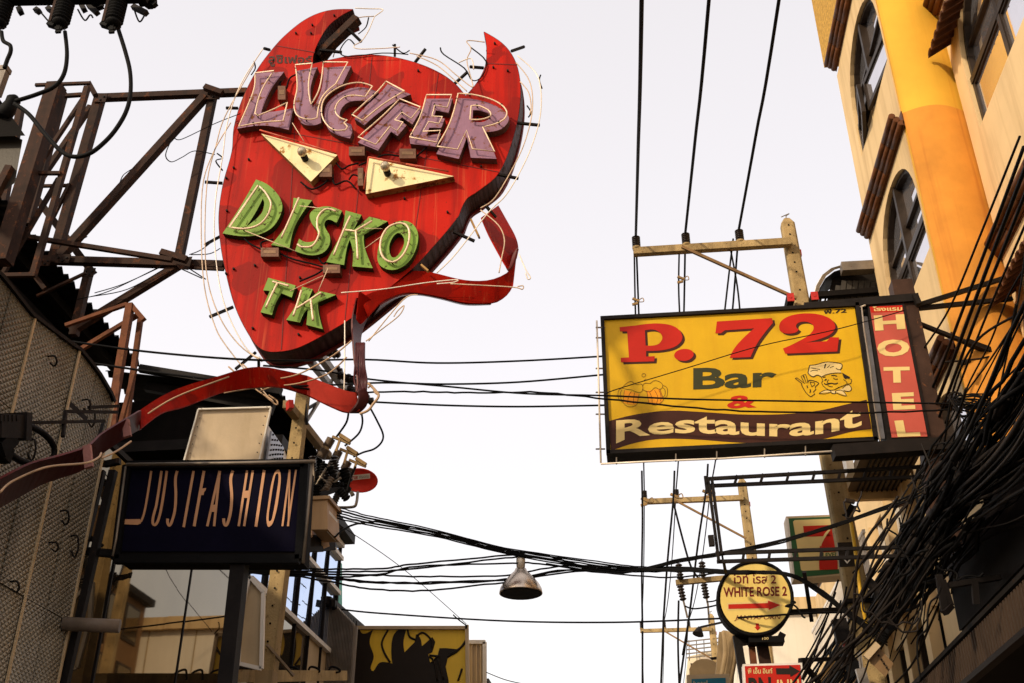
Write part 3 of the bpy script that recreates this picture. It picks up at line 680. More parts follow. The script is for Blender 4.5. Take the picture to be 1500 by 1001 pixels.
tq = [PY(486, 818, 16.0), PY(496, 818, 16.0), PY(496, 884, 16.0), PY(486, 884, 16.0)]
part('side_panel', MB().hexa(tq, [p + V((-0.02, 0.3, 0)) for p in tq]), TEAL, gb)
wp = thing('white_board', 'plain beige framed board between the dark post and the concrete pole', 'board', PY(370, 920, 9.9))
q1 = [(366, 845), (386, 868), (383, 980), (349, 972), (352, 900)]
part('board_sheet', MB().slab([[PY(a, b, 10.1) for a, b in q1]], V((0, 0.03, 0)), facing(10.1)), BEIGEP, wp)
for i in range(5): part('board_frame', MB().beam(PY(*q1[i], 10.08), PY(*q1[(i + 1) % 5], 10.08), 0.035), WHITEP, wp)

sd_ = thing('corrugated_shed', 'grey corrugated metal shed wall with a dark sloping roof edge beside the yellow billboard', 'shed', PY(490, 1000, 15.4))
xs = PY(482, 950, 15.4)
for i in range(20):
    px = 468 + i * 2.25
    p = PY(px, 1030, 15.6)
    ztp = PY(px, 878 + (px - 470) * 0.9, 15.6).z
    part('wall_rib', MB().box(p.x, p.x + 0.012, 15.55, 15.6, 2.0, ztp), GALV, sd_)
a, b = PY(466, 1030, 15.62), PY(516, 1030, 15.62)
ztl, ztr = PY(466, 874, 15.62).z, PY(516, 919, 15.62).z
part('wall_sheet', MB().hexa([(a.x, 15.6, 2), (b.x, 15.6, 2), (b.x, 15.65, 2), (a.x, 15.65, 2)], [(a.x, 15.6, ztl), (b.x, 15.6, ztr), (b.x, 15.65, ztr), (a.x, 15.65, ztl)]), CORRUG, sd_)
part('roof_edge', MB().beam(PY(468, 880, 15.4), PY(486, 882, 15.4), 0.16, 0.12).beam(PY(480, 884, 15.4), PY(524, 921, 17.5), 0.22, 0.1), DARK, sd_)
for i in range(9): part('roof_tile', MB().beam(PY(484 + i * 4.3, 884 + i * 3.9, 15.3 + i * 0.2), PY(487 + i * 4.3, 884 + i * 3.9, 15.32 + i * 0.2), 0.09, 0.1), ROOFD, sd_)
cl = single('concrete_ledge', MB().beam(PY(338, 991, 10.3), PY(502, 990, 14.0), 0.12, 0.12), CONC, 'pale concrete ledge below the mirror glass building with bent wires on it', 'ledge')
for i, (px, Y) in enumerate(((420, 12.2), (450, 12.8), (480, 13.5))):
    single('wire_loop', MB().tube(cat3([PY(px, 992, Y), PY(px + 4, 978, Y), PY(px + 14, 979, Y), PY(px + 18, 984, Y), PY(px + 8, 986, Y)]), 0.014, 5), BLACK,
           ('leftmost loop of black wire standing on the pale concrete ledge', 'middle loop of black wire standing on the pale concrete ledge', 'rightmost loop of black wire, next to the corrugated shed')[i], 'wire', 'wire loops on the ledge')

# yellow billboard and beige box at the bottom
fr = facing(16.4)
ym = thing('yellow_billboard', 'glossy yellow billboard with painted-on dark reflections at the bottom of the street', 'billboard', fr.pt(596, 1000, 0))
YM = mat('yellow_gloss_sheet', (0.80, 0.5, 0.045), 0.25, 0, 0.12, 1.0, streak=0.2)
part('panel', MB().plate([rectpx(507, 921, 683, 1060)], fr, 0, 0.25), YM, ym)
part('frame', MB().beam(fr.pt(505, 920, 0.02), fr.pt(685, 920, 0.02), 0.05, 0.06, up=(0, 1, 0)).beam(fr.pt(684, 916, 0.02), fr.pt(686, 1060, 0.02), 0.05, 0.06, up=(0, 1, 0)), BEIGEP, ym)
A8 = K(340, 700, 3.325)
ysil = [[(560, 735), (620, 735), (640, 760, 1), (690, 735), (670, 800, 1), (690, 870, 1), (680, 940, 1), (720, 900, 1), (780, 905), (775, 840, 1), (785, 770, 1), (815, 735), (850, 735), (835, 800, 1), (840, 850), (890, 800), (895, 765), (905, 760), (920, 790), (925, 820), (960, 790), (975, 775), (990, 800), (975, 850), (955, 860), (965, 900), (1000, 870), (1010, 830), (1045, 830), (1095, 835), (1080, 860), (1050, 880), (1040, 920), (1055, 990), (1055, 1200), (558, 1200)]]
part('painted_reflection', MB().plate([sm(A8(c)) for c in ysil], fr, 0.006), SBLK, ym, label='painted dark reflection of posts and machines')  # dark reflection and shadow shapes painted flat onto the sheet
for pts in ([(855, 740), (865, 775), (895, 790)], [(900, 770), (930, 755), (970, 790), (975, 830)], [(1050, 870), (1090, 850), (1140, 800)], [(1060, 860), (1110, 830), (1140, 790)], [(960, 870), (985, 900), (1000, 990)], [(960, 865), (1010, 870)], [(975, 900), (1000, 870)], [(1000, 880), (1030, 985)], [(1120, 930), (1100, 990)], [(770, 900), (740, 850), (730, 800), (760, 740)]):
    part('painted_reflection_line', MB().tube(cat3([fr.pt(a, b, 0.008) for a, b in A8(pts)], 4), 0.016, 4), SBLK, ym)  # thin lines of the same painted reflection
fr2 = facing(17.3)
bb = thing('beige_sign_box', 'upright beige metal sign box with ribs right of the yellow billboard', 'sign box', fr2.pt(700, 1000, 0))
part('box_body', MB().plate([rectpx(687, 942, 709, 1060)], fr2, 0, 0.2), BEIGEP, bb)
for x0 in (690, 697, 703): part('rib', MB().plate([rectpx(x0, 944, x0 + 2.2, 1060)], fr2, 0.04, 0.04), BEIGEP, bb)
part('frame', MB().beam(fr2.pt(687, 941, 0.03), fr2.pt(711, 941, 0.03), 0.06, up=(0, 1, 0)).beam(fr2.pt(710, 941, 0.03), fr2.pt(710, 1060, 0.03), 0.06, up=(0, 1, 0)), WHITEP, bb)
single('roof_block', MB().plate([rectpx(710, 994, 716, 1060)], facing(22), 0, 0.5), DARK, 'tiny dark rooftop block right of the beige sign box', 'block')

# ================================================================== DEVIL SIGN
DY = 9.8
df = facing(DY)
dv = thing('devil_sign', 'big red horned devil head neon sign with lilac and green letters on a rusty truss', 'sign', df.pt(540, 520, 0))
K1, K2, K3, K4, A1, A2 = K(340, 80, 6.25), K(520, 100, 6.25), K(320, 250, 5), K(340, 380, 6.25), K(300, 0, 2.8846), K(300, 260, 2.8846)
head = sm([(517, 14), (480, 16, 1), (449, 28, 1), (418, 52, 1), (397, 75, 1), (376, 104, 1), (355, 146, 1), (343, 187, 1), (340, 222, 1), (327, 270, 1), (321, 312, 1), (322, 345, 1), (328, 385, 1), (345, 450, 1), (369, 497, 1), (386, 513, 1), (410, 515, 1), (440, 508, 1), (494, 479, 1), (520, 462, 1), (560, 430, 1), (605, 392, 1), (647, 347, 1), (672, 316), (683, 292, 1), (700, 280, 1), (730, 254, 1), (752, 200, 1), (762, 145, 1), (758, 100, 1), (741, 69, 1), (709, 47), (713, 70, 1), (711, 97, 1), (699, 121, 1), (682, 141), (664, 121, 1), (640, 105, 1), (605, 91, 1), (563, 82, 1), (522, 81, 1), (488, 87, 1), (458, 94), (459, 80, 1), (468, 58, 1), (482, 37, 1), (501, 22, 1)])
TH = 0.36
for a_, b_ in (((405, 67), (461, 77)), ((712, 93), (759, 95)), ((432, 186), (412, 512)), ((545, 84), (505, 470)), ((642, 108), (600, 392)), ((346, 180), (730, 252))):
    dx, dy = b_[0] - a_[0], b_[1] - a_[1]; ln_ = math.hypot(dx, dy); ox, oy = -dy / ln_ * 0.55, dx / ln_ * 0.55
    part('lap_seam', MB().plate([[(a_[0] - ox, a_[1] - oy), (b_[0] - ox, b_[1] - oy), (b_[0] + ox, b_[1] + oy), (a_[0] + ox, a_[1] + oy)]], df, 0.0045, 0.004), REDD, dv)
part('face_plate', MB().plate([head], df, 0, 0.01), REDP, dv)
P0 = [df.pt(x, y, -0.012) for x, y in head]; nP = len(P0)
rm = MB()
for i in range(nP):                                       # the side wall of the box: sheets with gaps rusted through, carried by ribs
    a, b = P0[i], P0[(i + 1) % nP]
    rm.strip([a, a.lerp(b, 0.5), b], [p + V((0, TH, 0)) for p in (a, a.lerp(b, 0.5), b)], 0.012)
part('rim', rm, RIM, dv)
part('back_plate', MB().plate([head], Frame((0, DY + TH + 0.02, 0), (1, 0, 0), (0, 0, 1)), 0, 0.01), REDD, dv)
bk = MB()
hp = [df.pt(x, y, 0) for x, y in head]
fb_ = Frame((0, DY + TH, 0), (1, 0, 0), (0, 0, 1))
for i in range(0, nP): 
    a, b = hp[i] + V((0, TH - 0.03, 0)), hp[(i + 1) % nP] + V((0, TH - 0.03, 0)); c = (hp[i] + hp[(i + 1) % nP]) / 2
    bk.beam(a, b, 0.035, 0.05, up=(0, 1, 0))
part('rim_flange', bk, REDD, dv)
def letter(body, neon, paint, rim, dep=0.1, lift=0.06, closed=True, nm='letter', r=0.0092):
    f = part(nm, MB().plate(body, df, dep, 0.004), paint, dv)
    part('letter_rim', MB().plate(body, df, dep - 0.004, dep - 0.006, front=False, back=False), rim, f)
    mb = MB()
    for nl, cl in neon: mb.tube([df.pt(x, y, dep + lift) for x, y in nl], r, 6, closed=cl)
    part('neon_tube', mb, NEON, f)
    pm = MB()                                         # black stand-off posts and blocks that carry the tube
    for nl, cl in neon:
        for k in range(3, len(nl), 9):
            x, y = nl[k]; pm.tube([df.pt(x, y, dep + lift), df.pt(x + 0.5, y + 3.0, dep)], 0.008, 4)
            pm.lathe(df.pt(x, y, dep + lift - 0.012), (0, -1, 0), [(0, 0.013), (0.02, 0.013)], 6)
    part('tube_support', pm, BLACK, f, kind='stuff')
C = lambda k, p: sm(k(p)); O = lambda k, p: sm(k(p), False)
letter([C(K1, [(215, 170), (475, 158), (350, 330, 1), (265, 530), (400, 520, 1), (560, 490), (518, 690), (290, 650, 1), (45, 680), (165, 430, 1), (205, 290, 1)])],
       [(C(K1, [(210, 170), (385, 148), (270, 330, 1), (210, 540), (235, 560), (360, 510, 1), (505, 440), (468, 610), (290, 620, 1), (60, 660), (160, 430, 1), (205, 300, 1)]), True)], LILAC, LILACR)
letter([C(K1, [(590, 150), (600, 300, 1), (580, 470, 1), (630, 620, 1), (730, 650, 1), (815, 625), (815, 490, 1), (870, 360, 1), (1010, 270), (1090, 105), (840, 120), (815, 330, 1), (738, 492), (715, 340, 1), (735, 230, 1), (780, 115)])],
       [(C(K1, [(578, 95), (735, 80), (700, 280, 1), (722, 460), (800, 310, 1), (835, 70), (1060, 70), (950, 270), (820, 400, 1), (780, 580), (700, 595, 1), (600, 560, 1), (568, 470, 1), (597, 300, 1)]), True)], LILAC, LILACR, 0.102)
letter([C(K1, [(1340, 345), (1160, 298, 1), (990, 350, 1), (870, 450, 1), (845, 560, 1), (880, 680, 1), (960, 735, 1), (1080, 768), (1102, 705), (1090, 640), (1010, 600, 1), (985, 540, 1), (1030, 460, 1), (1110, 425, 1), (1250, 430)])],
       [(C(K1, [(1285, 290), (1150, 258, 1), (980, 300, 1), (850, 400, 1), (818, 520, 1), (850, 620, 1), (930, 690, 1), (1040, 690), (1058, 660), (1025, 625), (1055, 600), (990, 580, 1), (945, 520, 1), (970, 440, 1), (1060, 380, 1), (1220, 388)]), True)], LILAC, LILACR, 0.098)
letter([C(K2, [(300, 145), (510, 240), (360, 310, 1), (190, 430, 1), (85, 525), (-5, 465), (120, 330, 1), (210, 250, 1)])],
       [(C(K2, [(285, 122), (455, 210), (260, 330, 1), (70, 482), (-25, 425), (100, 310, 1), (190, 230, 1)]), True)], LILAC, LILACR, 0.105)
letter([C(K2, [(405, 310), (610, 375), (525, 515), (430, 450), (400, 478), (475, 520), (390, 620), (330, 580), (210, 755), (25, 680), (220, 500, 1)])],
       [(C(K2, [(410, 282), (598, 355), (515, 462), (430, 405), (365, 475), (440, 495), (385, 575), (320, 535), (190, 700), (30, 630), (250, 440, 1)]), True)], LILAC, LILACR, 0.108)
letter([C(K2, [(655, 280), (893, 278), (855, 412), (740, 385), (720, 445), (822, 462), (790, 548), (680, 545), (655, 620), (785, 600), (740, 720), (505, 692), (500, 640), (590, 480, 1)])],
       [(C(K2, [(655, 245), (885, 243), (845, 362), (730, 340), (705, 440), (800, 445), (770, 508), (675, 490), (622, 580), (782, 570), (745, 680), (500, 630), (595, 450, 1)]), True)], LILAC, LILACR, 0.1)
letter([C(K2, [(950, 275), (1120, 290, 1), (1300, 350, 1), (1405, 440, 1), (1390, 510, 1), (1320, 565, 1), (1200, 585), (1295, 830), (1060, 820), (1025, 630), (950, 830), (745, 785), (850, 560, 1)]),
        C(K2, [(1080, 385), (1150, 390, 1), (1235, 440, 1), (1180, 490, 1), (1075, 490)])],
       [(C(K2, [(945, 232), (1120, 250, 1), (1300, 310, 1), (1390, 400, 1), (1350, 480, 1), (1170, 540), (1280, 765), (1075, 740), (1022, 570), (940, 745), (750, 715), (870, 500, 1)]), True),
        (C(K2, [(1065, 345), (1150, 350, 1), (1245, 420, 1), (1180, 465, 1), (1052, 470)]), True)], LILAC, LILACR, 0.104)
G = dict(paint=GREEN, rim=GREENR, dep=0.09, lift=0.05, r=0.0125)
letter([C(K3, [(275, 65), (370, 110, 1), (450, 200, 1), (465, 290, 1), (400, 410, 1), (290, 470, 1), (170, 480, 1), (30, 460), (150, 280, 1)]), C(K3, [(325, 205), (335, 250, 1), (310, 320, 1), (205, 410), (270, 310, 1)])],
       [(C(K3, [(290, 110), (350, 170, 1), (385, 260, 1), (320, 380, 1), (210, 425, 1), (80, 415)]), True)], **G)
letter([C(K3, [(550, 200), (685, 218), (590, 350, 1), (545, 450, 1), (520, 568), (385, 545), (470, 440, 1), (530, 330, 1)])], [(O(K3, [(590, 200), (525, 350, 1), (460, 495)]), False)], **G)
letter([C(K3, [(905, 295), (865, 385), (800, 360, 1), (775, 400, 1), (815, 480, 1), (810, 550, 1), (760, 605, 1), (670, 620, 1), (560, 590), (590, 500), (650, 525, 1), (720, 500, 1), (720, 440, 1), (680, 380, 1), (670, 320, 1), (710, 280, 1), (800, 262, 1)])],
       [(O(K3, [(860, 300), (790, 283, 1), (730, 340, 1), (725, 420, 1), (738, 460, 1), (690, 550, 1), (610, 560, 1), (580, 540)]), False)], **G)
letter([C(K3, [(930, 292), (1048, 325), (985, 440), (1105, 338), (1240, 372), (1065, 470), (1070, 560, 1), (1130, 715), (980, 702), (985, 600, 1), (962, 505), (942, 560, 1), (920, 692), (790, 670), (850, 560, 1), (905, 440, 1)])],
       [(O(K3, [(965, 335), (900, 480, 1), (845, 620)]), False), (O(K3, [(930, 435), (1000, 445), (1125, 370)]), False), (O(K3, [(1005, 445), (1015, 550, 1), (1020, 650)]), False)], **G)
letter([C(K3, [(1340, 368, 1), (1420, 390, 1), (1462, 470, 1), (1440, 590, 1), (1370, 690, 1), (1270, 728, 1), (1180, 690, 1), (1165, 600, 1), (1200, 480, 1), (1260, 400, 1)]), C(K3, [(1310, 458, 1), (1350, 480, 1), (1360, 530, 1), (1330, 600, 1), (1280, 638, 1), (1252, 590, 1), (1260, 520, 1)])],
       [(C(K3, [(1310, 388, 1), (1375, 400, 1), (1400, 470, 1), (1370, 590, 1), (1290, 668, 1), (1210, 640, 1), (1185, 540, 1), (1230, 430, 1)]), True)], **G)
letter([C(K4, [(330, 168), (582, 240), (545, 350), (450, 310), (400, 400, 1), (365, 510), (260, 485), (345, 290), (285, 285)])], [(O(K4, [(370, 205), (450, 225, 1), (520, 245)]), False), (O(K4, [(415, 220), (360, 330, 1), (310, 440)]), False)], **G)
letter([C(K4, [(640, 250), (738, 275), (695, 375), (795, 290), (950, 325), (785, 395), (790, 480, 1), (830, 640), (680, 600), (695, 455), (660, 490, 1), (620, 578), (495, 555), (560, 460, 1), (615, 350, 1)])],
       [(O(K4, [(635, 285), (600, 400, 1), (560, 520)]), False), (O(K4, [(590, 450), (700, 380, 1), (815, 305)]), False), (O(K4, [(720, 370), (730, 460, 1), (742, 560)]), False)], **G)
part('shop_lettering', text_mb('ลูซิเฟอร์', df, 0.004, [(393, 79), (457, 82), (456, 96), (393, 98)], 0.025), SBRN, dv)
# eyes
for poly, nl, bl in (([(238, 565), (560, 655), (448, 768)], [(232, 550), (400, 600), (555, 650)], (425, 660)), ([(690, 668), (1052, 745), (680, 820)], [(672, 800), (692, 664), (850, 693), (1030, 725)], (773, 722))):
    e_ = part('eye', MB().plate([A1(poly)], df, 0.11, 0.005), CREAME, dv)
    part('eye_rim', MB().plate([A1(poly)], df, 0.105, 0.1, front=False, back=False), mat('rusted_cream_rim', (0.3, 0.17, 0.06), 0.7, 0, 0.3, 4, rust=0.5), e_)
    b0 = df.pt(bl[0] / 2.8846 + 300, bl[1] / 2.8846 + 5, 0.112)
    part('bulb', MB().lathe(b0, (0, -1, 0), [(0, 0.03), (0.09, 0.03), (0.1, 0.045), (0.14, 0.056), (0.18, 0.045), (0.195, 0.015)], 12), [BULB], e_)
    part('bulb_socket', MB().lathe(b0, (0, -1, 0), [(0, 0.04), (0.1, 0.042)], 10), DARK, e_)
    mb = MB()
    for a, b in zip(A1(nl), A1(nl)[1:]): mb.tube([df.pt(*a, 0.17), df.pt(*b, 0.17)], 0.01, 5)
    part('neon_tube', mb, mat('red_neon_glass', (0.5, 0.09, 0.05), 0.3, 0, 0.2, 4), e_)
def ballast(px, py, ww, hh):
    a = rectpx(px, py, px + ww, py + hh)
    b = part('ballast_box', MB().plate([a], df, 0.1, 0.1), mat('brown_ballast_enamel', (0.13, 0.06, 0.035), 0.4, 0.2, 0.3, 6, rust=0.25), dv)
    part('ballast_plate', MB().plate([rectpx(px + ww * 0.15, py + hh * 0.3, px + ww * 0.85, py + hh * 0.62)], df, 0.103, 0.002), mat('brass_plate', (0.17, 0.095, 0.05), 0.4, 0.3, 0.2, 6), b)
for a in ((511, 215, 23, 13), (585, 218, 24, 14), (468, 241, 18, 18), (407, 126, 11, 20), (382, 363, 26, 13), (473, 388, 25, 12), (524, 246, 8, 26)): ballast(*a)
for k, p, o in ((A1, [(345, 375), (360, 330), (400, 310)], .05), (A1, [(320, 365), (318, 350), (322, 345)], .05), (A1, [(555, 690), (580, 715), (610, 700), (650, 690)], .05), (A1, [(540, 740), (550, 780), (600, 765), (640, 800)], .06), (A1, [(610, 760), (625, 740), (650, 745)], .06), (A1, [(405, 770), (450, 800), (500, 780), (520, 760)], .05), (A1, [(650, 700), (700, 680), (760, 655), (820, 660)], .08), (A1, [(890, 665), (930, 630), (960, 600)], .06),
              (A2, [(150, 240), (190, 280), (240, 305)], .06), (A2, [(240, 300), (240, 275), (290, 262)], .06), (A2, [(312, 320), (370, 345), (450, 365), (505, 380)], .04), (A2, [(480, 340), (500, 365), (530, 345)], .06), (A2, [(500, 390), (470, 410), (400, 440)], .05)):
    part('loose_wire', MB().tube(cat3([df.pt(x, y, o) for x, y in k(p)], 5), 0.011, 5), BLACK, dv)
for k, a, b in ((A2, (170, 225), (390, 315)), (A2, (400, 120), (570, 140)), (A2, (660, 215), (750, 217)), (A2, (670, 305), (770, 232)), (A2, (520, 385), (480, 480)), (A2, (360, 480), (500, 415)), (A1, (370, 520), (420, 600))):
    p = k([a, b]); part('tie_wire', MB().tube([df.pt(*p[0], 0.13), df.pt(*p[1], 0.13)], 0.005, 4), NEON, dv)
bt = MB()                                               # bolts and drips of the sheet
for (x, y) in ((490, 24), (456, 50), (458, 38), (434, 50), (613, 105), (696, 100), (744, 105), (723, 100), (725, 65), (705, 245), (656, 312), (593, 292), (365, 235), (343, 247), (332, 262), (333, 310), (332, 402), (371, 482), (438, 491), (374, 390), (545, 270), (440, 408), (343, 395), (700, 175), (735, 185)):
    q = df.pt(x, y, 0.0); bt.lathe(q, (0, -1, 0), [(-0.002, 0.014), (0.03, 0.012)], 6)
part('bolt', bt, DARK, dv, kind='stuff')
# tubes standing off the outline
tl = [[(385, 72), (352, 125), (333, 180), (326, 230), (316, 290), (314, 350), (322, 420), (338, 470), (362, 512), (383, 526)],
      [(372, 95), (330, 170), (316, 215), (304, 262), (300, 340), (304, 410), (322, 465), (350, 505), (384, 530)],
      [(338, 180), (312, 225), (296, 280), (297, 400), (312, 470), (335, 512), (400, 590)],
      [(758, 82), (784, 106), (792, 130), (792, 165), (784, 200), (768, 240), (742, 285), (715, 312), (668, 372), (640, 400)],
      [(756, 92), (776, 120), (780, 160), (770, 205), (752, 245), (725, 290), (704, 305)],
      [(762, 120), (774, 135), (778, 155), (776, 168)],
      [(520, 12), (540, 13), (561, 14), (552, 22), (548, 26), (540, 45), (530, 60), (520, 66), (519, 70), (530, 72), (560, 71), (586, 69)],
      [(600, 78), (640, 88), (668, 110), (690, 127), (692, 122), (684, 90), (690, 72), (684, 60), (710, 62)],
      [(610, 82), (640, 96), (664, 116), (684, 134)],
      [(672, 92), (690, 86), (694, 102)],
      [(488, 84), (500, 50), (520, 28), (548, 24)], [(470, 80), (490, 46), (512, 27)],
      [(500, 429), (560, 424), (620, 415), (668, 410), (664, 414), (640, 416)], [(660, 416), (700, 418), (752, 421), (765, 424), (766, 419), (758, 420)],
      [(704, 308), (730, 330), (739, 352), (735, 378), (731, 400)], [(760, 372), (770, 395), (777, 407), (773, 409), (770, 400)],
      [(540, 500), (590, 440), (612, 432)], [(536, 500), (560, 482), (585, 462), (592, 448), (583, 455), (577, 464)], [(505, 470), (505, 520), (504, 575)]]
for i, p in enumerate(tl):
    yo = -0.12 if i not in (10, 11) else 0.2
    part('outline_tube', MB().tube(cat3([PY(x, y, DY + yo) for x, y in p], 5), 0.0068, 5), mat('dusty_outline_tube', (0.6, 0.44, 0.30), 0.4, 0, 0.3, 6) if i % 3 else NEONW, dv)
br = [(A1, (250, 205), (275, 212)), (A1, (803, 187), (803, 240)), (A1, (933, 207), (888, 265)), (A1, (1295, 217), (1350, 198)), (A1, (1110, 305), (1055, 355)), (A1, (1315, 520), (1415, 530)), (A1, (1240, 738), (1325, 755)), (A1, (0, 770), (75, 775)), (A1, (90, 457), (140, 458)), (A1, (1120, 283), (1178, 288)), (A1, (600, 118), (662, 178)), (A1, (485, 212), (580, 222)),
      (A2, (1050, 230), (1140, 270)), (A2, (20, 590), (120, 548)), (A2, (130, 810), (215, 740)), (A2, (228, 760), (228, 800)), (A2, (0, 285), (65, 250)), (A2, (1180, 112), (1230, 170))]
for k, a, b in br:
    p = k([a, b]); part('bracket', MB().beam(PY(*p[0], DY + 0.02), PY(*p[1], DY + 0.1), 0.028), DARK, dv)
for k, a, b in ((A2, (915, 372), (945, 398)), (A2, (1125, 180), (1160, 255))):
    p = k([a, b]); part('bracket', MB().beam(PY(*p[0], DY - 0.05), PY(*p[1], DY - 0.05), 0.045, 0.02), mat('yellowed_wood', (0.35, 0.2, 0.07), 0.8, 0, 0.2, 6), dv, label='yellowed wooden peg')
for p in ([(520, 66), (510, 58), (498, 75), (510, 83), (560, 78), (598, 80)], [(540, 26), (536, 40), (525, 50)], [(690, 70), (712, 90), (706, 112), (692, 118), (680, 100), (650, 80), (645, 70)], [(575, 66), (590, 78), (600, 74)], [(372, 90), (374, 100), (368, 110)], [(318, 225), (326, 232), (316, 236), (326, 250)], [(792, 110), (790, 118), (794, 130)], [(772, 155), (778, 165), (774, 172)]):
    part('loose_wire', MB().tube(cat3([PY(x, y, DY - 0.02) for x, y in p], 4), 0.009, 4), BLACK, dv)
hb = MB()                                               # bare inside structure of the left horn
hb.beam(PY(524, 28, DY + 0.05), PY(466, 84, DY + 0.12), 0.12, 0.1).beam(PY(518, 34, DY + 0.25), PY(474, 90, DY + 0.3), 0.04)
part('horn_frame', hb, RUST, dv)

# the tail: sheet metal ribbon, a piece of the devil sign
def ribbon(ea, eb, m, dpa, dpb, nm='tail_ribbon', seams=()):
    n = 26
    def rs(pts, dp):
        P = cat3([PY(x, y, dp[0] + (dp[1] - dp[0]) * i / (len(pts) - 1)) for i, (x, y) in enumerate(pts)], 8)
        L = [0]
        for a, b in zip(P, P[1:]): L.append(L[-1] + (b - a).length)
        o = []
        for i in range(n + 1):
            s = L[-1] * i / n; k = 0
            while k < len(L) - 2 and L[k + 1] < s: k += 1
            t = (s - L[k]) / max(1e-9, L[k + 1] - L[k]); o.append(P[k].lerp(P[k + 1], t))
        return o
    A, B = rs(ea, dpa), rs(eb, dpb)
    return part(nm, MB().strip(A, B, 0.018), m, dv), A, B
REDT = mat('sunlit_tail_red', (0.42, 0.03, 0.016), 0.42, 0, 0.14, 1.5, rust=0.15, streak=0.3)  # tail red of the sunlit stretch, sunlight put into the colour
REDM = mat('shaded_dark_red', (0.085, 0.007, 0.005), 0.45, 0, 0.25, 2, rust=0.2)  # darker copy of the tail red, shade put into the colour
U1 = A2([(650, 495), (700, 450), (790, 412), (860, 398), (950, 402), (1090, 435), (1190, 438), (1260, 416), (1296, 385), (1312, 340), (1318, 318)])
L1 = A2([(690, 590), (740, 535), (790, 508), (840, 491), (910, 491), (1000, 508), (1100, 531), (1210, 532), (1258, 512), (1290, 480), (1302, 460)])
ribbon(U1, L1, REDP, (DY + 0.02, DY + 0.16), (DY - 0.04, DY + 0.1))
ribbon(A2([(740, 538), (790, 511), (840, 494), (910, 493), (1000, 510), (1100, 533), (1210, 534)]), A2([(700, 600), (760, 545), (830, 500), (910, 497), (1000, 514), (1100, 538), (1205, 537)]), REDM, (DY - 0.04, DY + 0.08), (DY + 0.3, DY + 0.4))
ribbon(A2([(1168, 170), (1200, 245), (1240, 320), (1266, 366), (1280, 385)]), A2([(1238, 120), (1272, 180), (1310, 250), (1323, 300), (1316, 345)]), REDP, (DY - 0.1, DY), (DY + 0.25, DY + 0.2))
ribbon(A2([(1266, 366), (1280, 352), (1300, 330), (1322, 298)]), A2([(1280, 395), (1298, 380), (1312, 350), (1324, 302)]), REDM, (DY + 0.2, DY + 0.1), (DY - 0.02, DY))
ribbon(A2([(640, 510), (622, 600), (625, 690), (632, 780), (645, 860), (640, 905)]), A2([(735, 535), (680, 610), (657, 690), (668, 780), (685, 860), (678, 930)]), REDM, (DY - 0.02, DY - 0.1), (DY + 0.2, DY + 0.15))
ribbon(A2([(650, 480), (680, 500), (720, 530)]), A2([(640, 600), (660, 620), (690, 590)]), REDP, (DY - 0.06, DY), (DY - 0.05, DY + 0.1))
A5 = K(0, 480, 3.75)
NEONT = mat('dusty_tail_tube', (0.42, 0.27, 0.16), 0.5, 0, 0.3, 6)
T3 = A2([(640, 912), (600, 905), (520, 876), (430, 840), (330, 815)]); B3 = A2([(655, 985), (600, 994), (540, 973), (430, 920), (330, 889)])
ribbon(T3[:4], B3[:4], REDT, (9.72, 9.62), (9.6, 9.5))
T4 = A2([(430, 840), (330, 818), (250, 804)]) + A5([(1340, 225), (1180, 275), (1000, 330), (880, 385), (770, 455)]); B4 = A2([(430, 920), (330, 890), (245, 886)]) + A5([(1250, 352), (1130, 392), (1000, 440), (890, 470), (770, 560)])
ribbon(T4, B4, REDP, (9.62, 7.72), (9.5, 7.6))
T5 = A5([(770, 455), (700, 495), (560, 580), (480, 650), (330, 700), (180, 740), (70, 790), (-60, 860)]); B5 = A5([(770, 560), (720, 585), (560, 690), (450, 782), (250, 850), (100, 930), (0, 985), (-60, 1020)])
ribbon(T5, B5, REDM, (7.6, 5.6), (7.75, 5.7))
ribbon(A2([(672, 890), (690, 920), (680, 965), (650, 995)]), A2([(648, 905), (650, 930), (640, 960), (610, 995)]), mat('black_red_edge', (0.05, 0.008, 0.007), 0.5, 0, 0.3, 3), (9.6, 9.7), (9.45, 9.5))
wrp = MB()
for i in range(16):
    x0 = random.uniform(640, 672); wrp.tube(cat3([PY(*A2([(x0 + random.uniform(-4, 6), 700)])[0], DY - 0.02), PY(*A2([(x0 + random.uniform(-8, 12), 790)])[0], DY - 0.1), PY(*A2([(x0 + random.uniform(-8, 14), 860)])[0], DY - 0.06), PY(*A2([(x0 + random.uniform(-4, 12), 915)])[0], DY - 0.1)], 4), 0.012, 4)
part('torn_sheet', wrp, mat('torn_maroon_vinyl', (0.07, 0.02, 0.022), 0.35, 0, 0.4, 8), dv, kind='stuff')
for (a, b, c, d, yy) in ((690, 510, 702, 600, 7.3), (478, 650, 490, 770, 6.7)):
    p = A5([(a, b), (c, d)]); part('pink_pad', MB().beam(PY(*p[0], yy), PY(*p[1], yy), 0.055, 0.03), mat('pink_scuffed_paint', (0.3, 0.13, 0.11), 0.6, 0, 0.3, 6, rust=0.3), dv)
for p, yy in (([(1260, 270), (960, 385), (760, 510), (730, 525)], 7.9), ([(720, 625), (640, 680), (560, 715), (556, 690), (540, 715), (470, 745), (300, 760), (200, 785), (60, 850), (0, 905)], 6.4), ([(1490, 325), (1380, 335), (1230, 360)], 9.3), ([(1300, 240), (1400, 335), (1490, 395), (1500, 410)], 9.3)):
    q = A5(p); n_ = len(q)
    part('tail_tube', MB().tube(cat3([PY(x, y, yy + (0.25 if yy < 7 else 0.0) - (i / n_) * (1.3 if yy < 7 else 0.35)) for i, (x, y) in enumerate(q)], 6), 0.0075, 5), NEONT, dv)
for p in ([(0, 765), (70, 830), (100, 860)],):
    pass
